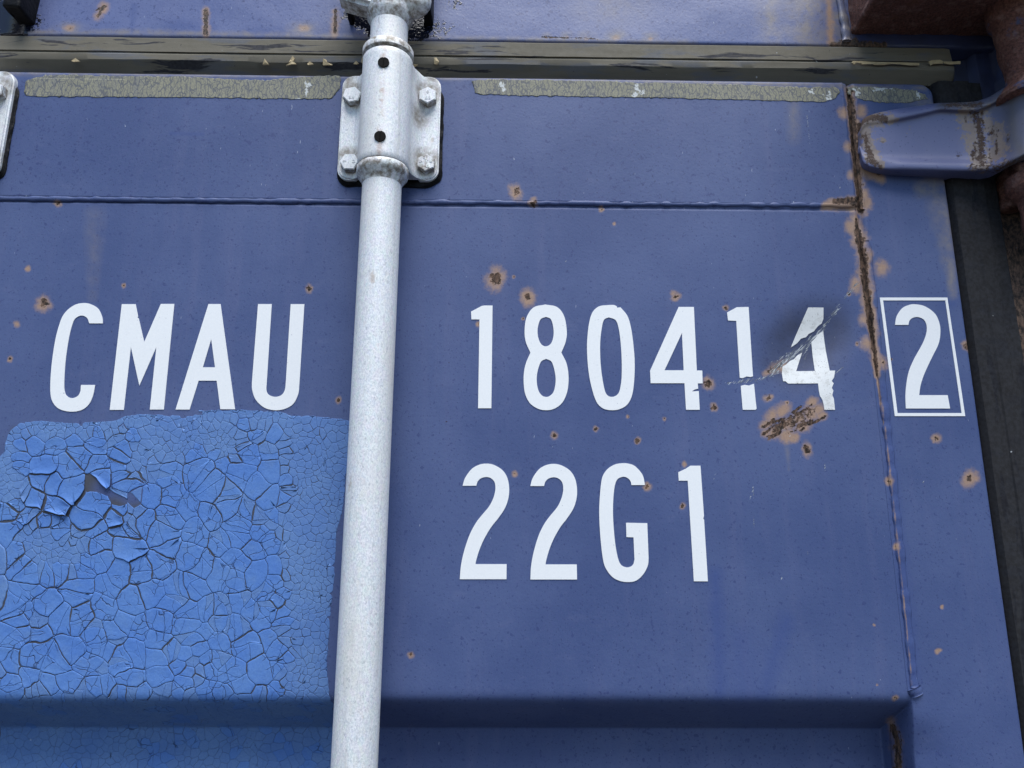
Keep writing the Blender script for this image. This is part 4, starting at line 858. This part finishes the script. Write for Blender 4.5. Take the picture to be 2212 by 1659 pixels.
for x in (150, 655): W.spot('green', x, 60, 16, .55, 0, .8); W.spot('grime', x, 64, 24, .5, 0, 1.0); W.spot('red', x, 62, 8, .5, 0, .7)
W.line('grime', [(-20, 70), (300, 70), (900, 82), (1500, 92)], 5, .9, .5)
for x, y, r in ((1225, 76, 9), (1268, 80, 14), (1330, 78, 17), (1406, 80, 12), (1180, 78, 8)): W.spot('grime', x, y, r, .7, 0, 1.0); W.spot('green', x, y + 4, r * .7, .6, 0, .7)
W.line('red', [(1170, 80), (1290, 84)], 3, .8, .5)
W.line('grime', [(1660, -30), (1668, 88)], [26, 20], .85, .3); W.line('grime', [(1745, -30), (1748, 92)], [44, 40], 1.0, .3); W.line('green', [(1788, -30), (1796, 95)], [13, 11], .75, .4); W.line('grime', [(1800, -20), (1815, 95)], [22, 22], 1.0, .2); W.spot('grime', 1320, 10, 60, .6, 0, .5)
W.line('red', [(1800, 97), (1850, 96), (1910, 100)], [8, 14, 8], 1.0, .5)
W.line('dark', [(1860, 85), (2160, 95)], 40, 1.2); W.line('smudge', [(1870, 85), (2200, 95)], 50, 1.1); W.line('grime', [(365, 60), (370, 40)], 5, .0); W.line('dark', [(375, 55), (460, 60)], [14, 10], .7, .6); W.line('dark', [(530, 68), (750, 70)], 8, .75, .3); W.line('dark', [(1000, 74), (1240, 80)], 8, .75, .3); W.line('dark', [(290, 10), (285, 60)], 5, .6, .6)  # right end: deep blue paint with the casting's shade painted in
W.line('wet', [(-20, 20), (20, 50), (45, 58)], [40, 38, 26], 1.0, .2); W.line('wet', [(760, 30), (830, 55), (905, 60)], [16, 34, 24], 1.1, .25); W.line('wet', [(905, 30), (905, 65)], 22, .95, .3); W.spot('wet', 940, 62, 46, .5, 0, .62); W.spot('wet', 985, 8, 30, .7, 0, .55); W.spot('wet', 70, 50, 34, .8, 0, .62)
me = grid_mesh(V); W.put(me); link('header_beam', me, M['header'], fr)
# weld bead between header and casting
pts = lerp_line([P(1803, -60, 0), P(1826, 60, 0), P(1829, 88, 0)], 30); rr_ = .0042 * (.8 + .5 * vn(np.arange(30) * .4, np.zeros(30), 2)); vs, fs = tube(pts, lambda i: rr_[i], 10, .5); me = pydata(vs, fs); z_ = np.zeros(len(vs)); set_attr(me, 'wear', z_, z_, z_); set_attr(me, 'wear2', z_ + .95, z_, z_); link('weld_seam', me, M['header'], fr)
# corner casting above the hinge
bm = box(float(P(1840, 72)[0]), .60, -.125, .012, 2.4735, 2.60, .004, .0022, 24, 5); link('corner_casting', from_bm(bm), M['rust'], fr, smooth=True)
# post behind the gasket, stepping forward to its outer face
pp = [(.030, .474), (.020, .4975), (.012, .5000), (.0095, .5020), (.0090, .5150), (.0070, .5180), (-.010, .5225), (-.0125, .5250), (-.0130, .60)]
V = strip_mesh(pp, np.r_[np.arange(1.60, 2.485, .005)], 'z', .0006, 23); me = grid_mesh(V)
px, py = proj(V[..., 0], V[..., 1], V[..., 2]); W = Wear(px, py); z_ = 1 - sst(2.30, 2.36, V[..., 2]); W.red = (.62 * z_ * (V[..., 0] < .521) + .25 * z_); W.green = .45 * z_; W.grime = np.full_like(px, .7) * z_; W.dark = 1.2 * (1 - z_); W.smudge = 1.1 * (1 - z_); W.put(me); po = link('corner_post', me, M['header'], fr); sharp(po.data, 40)  # upper post: deep blue paint, darkened with painted shade below the casting
# keepers for the cam, ragged and black
def keeper_leg(px0, px1, py0, lean, seed):
    bm = bmesh.new(); a = P(px0, py0, -.012); b = P(px1, py0 + 3, -.012); z0 = a[2]
    bm.free(); return box(min(a[0], b[0]), max(a[0], b[0]), -.026, .004, z0, z0 + .12, .0022, .0014, 8, seed)
k1 = link('cam_keeper', from_bm(keeper_leg(749, 760, 34, 0, 3)), M['black'], fr); k2 = link('cam_keeper', from_bm(keeper_leg(914, 933, 37, 0, 4)), M['black'], fr)
k3 = link('cam_keeper', from_bm(keeper_leg(22, 58, 34, 0, 7)), M['black'], fr)

# ------------------------------------------------------------------ hinge
hi = empty('door_hinge', (.47, 0, 2.33), 'bent blue hinge blade on a rusty pin at the door corner', 'hinge')
# stations along the blade: photo x of the top edge, top y, bevel y, lower ridge y, bottom y, depth
ST = [(1858, 282, 290, 318, 330, -.0060), (1860, 262, 277, 334, 350, -.0085), (1872, 250, 268, 342, 360, -.0110), (1893, 243, 264, 345, 366, -.0125), (1925, 236, 262, 346, 369, -.0140), (1960, 231, 255, 346, 370, -.0150), (2000, 225, 246, 347, 371, -.0160), (2030, 221, 238, 348, 372, -.0168),
      (2079, 220, 240, 349, 373, -.0180), (2110, 218, 241, 350, 373, -.0195), (2140, 207, 228, 350, 371, -.0235), (2165, 190, 214, 345, 366, -.0320), (2190, 178, 200, 335, 352, -.0430), (2215, 170, 192, 322, 338, -.0510), (2245, 166, 186, 310, 326, -.0540), (2275, 165, 184, 305, 320, -.0500), (2300, 165, 184, 304, 318, -.0380)]
def hpt(x, y, d): return P(x, y, d)
rows = []
xs_ = np.array([s[0] for s in ST], float); xi = np.unique(np.r_[np.linspace(1858, 1900, 22), np.linspace(1900, 2300, 110)])
from_st = lambda k: np.interp(xi, xs_, [s[k] for s in ST])
def smooth(a, n_=3):
    for _ in range(n_): a = np.r_[a[0], .25 * a[:-2] + .5 * a[1:-1] + .25 * a[2:], a[-1]]
    return a
T, Bv, Lr, Bt, Dp = (smooth(from_st(k), 4) for k in range(1, 6))
for i, x in enumerate(xi):
    e = min(1.0, (x - 1858) / 60.0); rg = .0042 * float(sst(1900, 1960, np.array(x))); col_ = []
    D = Dp[i]
    col_.append(hpt(x, T[i] - 1, D + .012) * 1.0); col_[-1][1] = min(.006, D + .022)
    def add(y, d): col_.append(hpt(x, y, d))
    add(T[i], D + .0035); add(T[i] + 2, D + .0008); add(T[i] + (Bv[i] - T[i]) * .35, D - rg * .8); add(T[i] + (Bv[i] - T[i]) * .75, D - rg); add(Bv[i] - 1, D - rg * .8); add(Bv[i] + 3, D + .0010); add(Bv[i] + 8, D + .0016)
    for f in (.3, .5, .7, .85): add(Bv[i] + (Lr[i] - Bv[i]) * f, D + .0016)
    add(Lr[i] - 7, D + .0012); add(Lr[i], D - .0004); add(Lr[i] + 6, D - rg * .55); add(Bt[i] - 6, D - rg * .5); add(Bt[i] - 2, D + .0006); add(Bt[i], D + .004)
    last = col_[-1].copy(); bk = last.copy(); bk[1] = min(.005, D + .022); bk[2] = last[2] + .0015; mid = (last + bk) / 2; col_.append(mid); col_.append(bk)
    rows.append(np.array(col_))
V = np.stack(rows, 1); # (cross, along)
# close the left end against the door
endc = V[:, :1].copy(); endc[..., 1] = .004; V = np.concatenate([endc, V], 1)
V[..., 1] += (fbm(V[..., 0] * 40, V[..., 2] * 40, 71, 2) - .5) * .0010
me = grid_mesh(V[:, :, :]); px, py = proj(V[..., 0], V[..., 1], V[..., 2]); W = Wear(px, py)
W.line('red', [(1862, 262), (1885, 252), (1912, 258)], [9, 10, 9], 1.0, .4); W.line('green', [(1864, 270), (1885, 258), (1925, 258)], [16, 18, 14], .95, .4); W.line('red', [(1868, 295), (1882, 345), (1900, 362)], [7, 9, 5], .95, .4); W.line('green', [(1868, 290), (1886, 340), (1905, 358)], [15, 16, 8], .95, .3)
W.line('green', [(2085, 240), (2100, 290), (2115, 350)], [20, 24, 26], .9, .3); W.line('red', [(2105, 245), (2118, 280), (2122, 330), (2120, 352)], [9, 10, 11, 9], .85, .5); W.line('green', [(2150, 280), (2160, 315), (2140, 345)], [22, 26, 20], .9, .3)
for x, y, r in ((2144, 285, 6), (2160, 300, 4), (2150, 320, 5), (2165, 318, 5), (2140, 305, 4)): W.spot('red', x, y, r, 1, 0, .9)
rr_ = random.Random(3)
for _ in range(60): W.spot('red', rr_.gauss(2125, 26), rr_.uniform(240, 352), rr_.uniform(1.5, 4.5), rr_.uniform(.7, 1.6), rr_.uniform(0, 90), .95)
W.line('green', [(2130, 245), (2150, 350)], 22, .8, .5); W.line('red', [(2040, 226), (2120, 226)], 9, .78, .4); W.line('red', [(2095, 362), (2160, 362), (2205, 345)], [9, 14, 10], .8, .4); W.line('blue', [(2030, 228), (2130, 226), (2190, 190)], [9, 14, 22], 1.0); W.line('blue', [(2185, 200), (2190, 300), (2215, 340)], [28, 26, 30], 1.1); W.line('blue', [(2230, 170), (2240, 340)], 40, 1.2)
for x, y, r in ((1966, 277, 4), (1908, 303, 3)): W.spot('red', x, y, r, 1, 0, .8); W.spot('green', x, y, r * 2.2, 1, 0, .85)
W.line('grime', [(0, 0), (1, 1)], 1, 0); W.put(me); bl = link('hinge_blade', me, M['hinge'], hi)
sm = bl.modifiers.new('smooth', 'SUBSURF'); sm.levels = 1; sm.render_levels = 1
# pin of the frame above, tapering down to a torn washer
def rough_lathe(prof, cx_, cy_, rough, seed, seg=56, sub=8):
    pr = []
    for (a, za), (b, zb) in zip(prof[:-1], prof[1:]):
        for k in range(sub): pr.append((a + (b - a) * k / sub, za + (zb - za) * k / sub))
    pr.append(prof[-1]); vs, fs = lathe(pr, cx_, cy_, seg); vs = np.array(vs); dv = vs - np.array((cx_, cy_, 0)); dv[:, 2] = 0; L_ = np.maximum(np.linalg.norm(dv, axis=1), 1e-6)[:, None]
    an = np.arctan2(dv[:, 1], dv[:, 0]); vs = vs + dv / L_ * ((fbm(np.cos(an) * 3 + 5, vs[:, 2] * 110 + np.sin(an) * 3, seed, 4) - .5) * 2 * rough)[:, None]; return vs, fs
pcx, pcy = float(P(2207, 100, -.045)[0]), -.040
zt = lambda py: float(P(2190, py, -.055)[2])
link('hinge_pin', pydata(*rough_lathe([(.0235, zt(-60)), (.0235, zt(0)), (.0235, zt(24)), (.0205, zt(32)), (.0178, zt(100)), (.0150, zt(150)), (.0165, zt(162)), (.0255, zt(185)), (.0250, zt(193))][::-1], pcx, pcy, .0016, 4)), M['rust_blue'], hi)
link('hinge_pin', pydata(*rough_lathe([(.016, zt(480)), (.017, zt(400)), (.024, zt(376)), (.024, zt(350)), (.018, zt(345))], pcx + .004, pcy + .012, .003, 9)), M['rust'], hi)
bm = box(.4990, .545, -.026, .012, float(P(2180, 432, -.02)[2]), float(P(2180, 352, -.02)[2]), .004, .004, 14, 12); link('hinge_lug', from_bm(bm), M['rust'], hi)

# ------------------------------------------------------------------ ground the container stands on
me = pydata([(-300, -300, 0), (300, -300, 0), (300, 300, 0), (-300, 300, 0)], [(0, 1, 2, 3)]); g = link('ground', me, M['asphalt'], None, 'dark asphalt yard'); g['kind'] = 'structure'
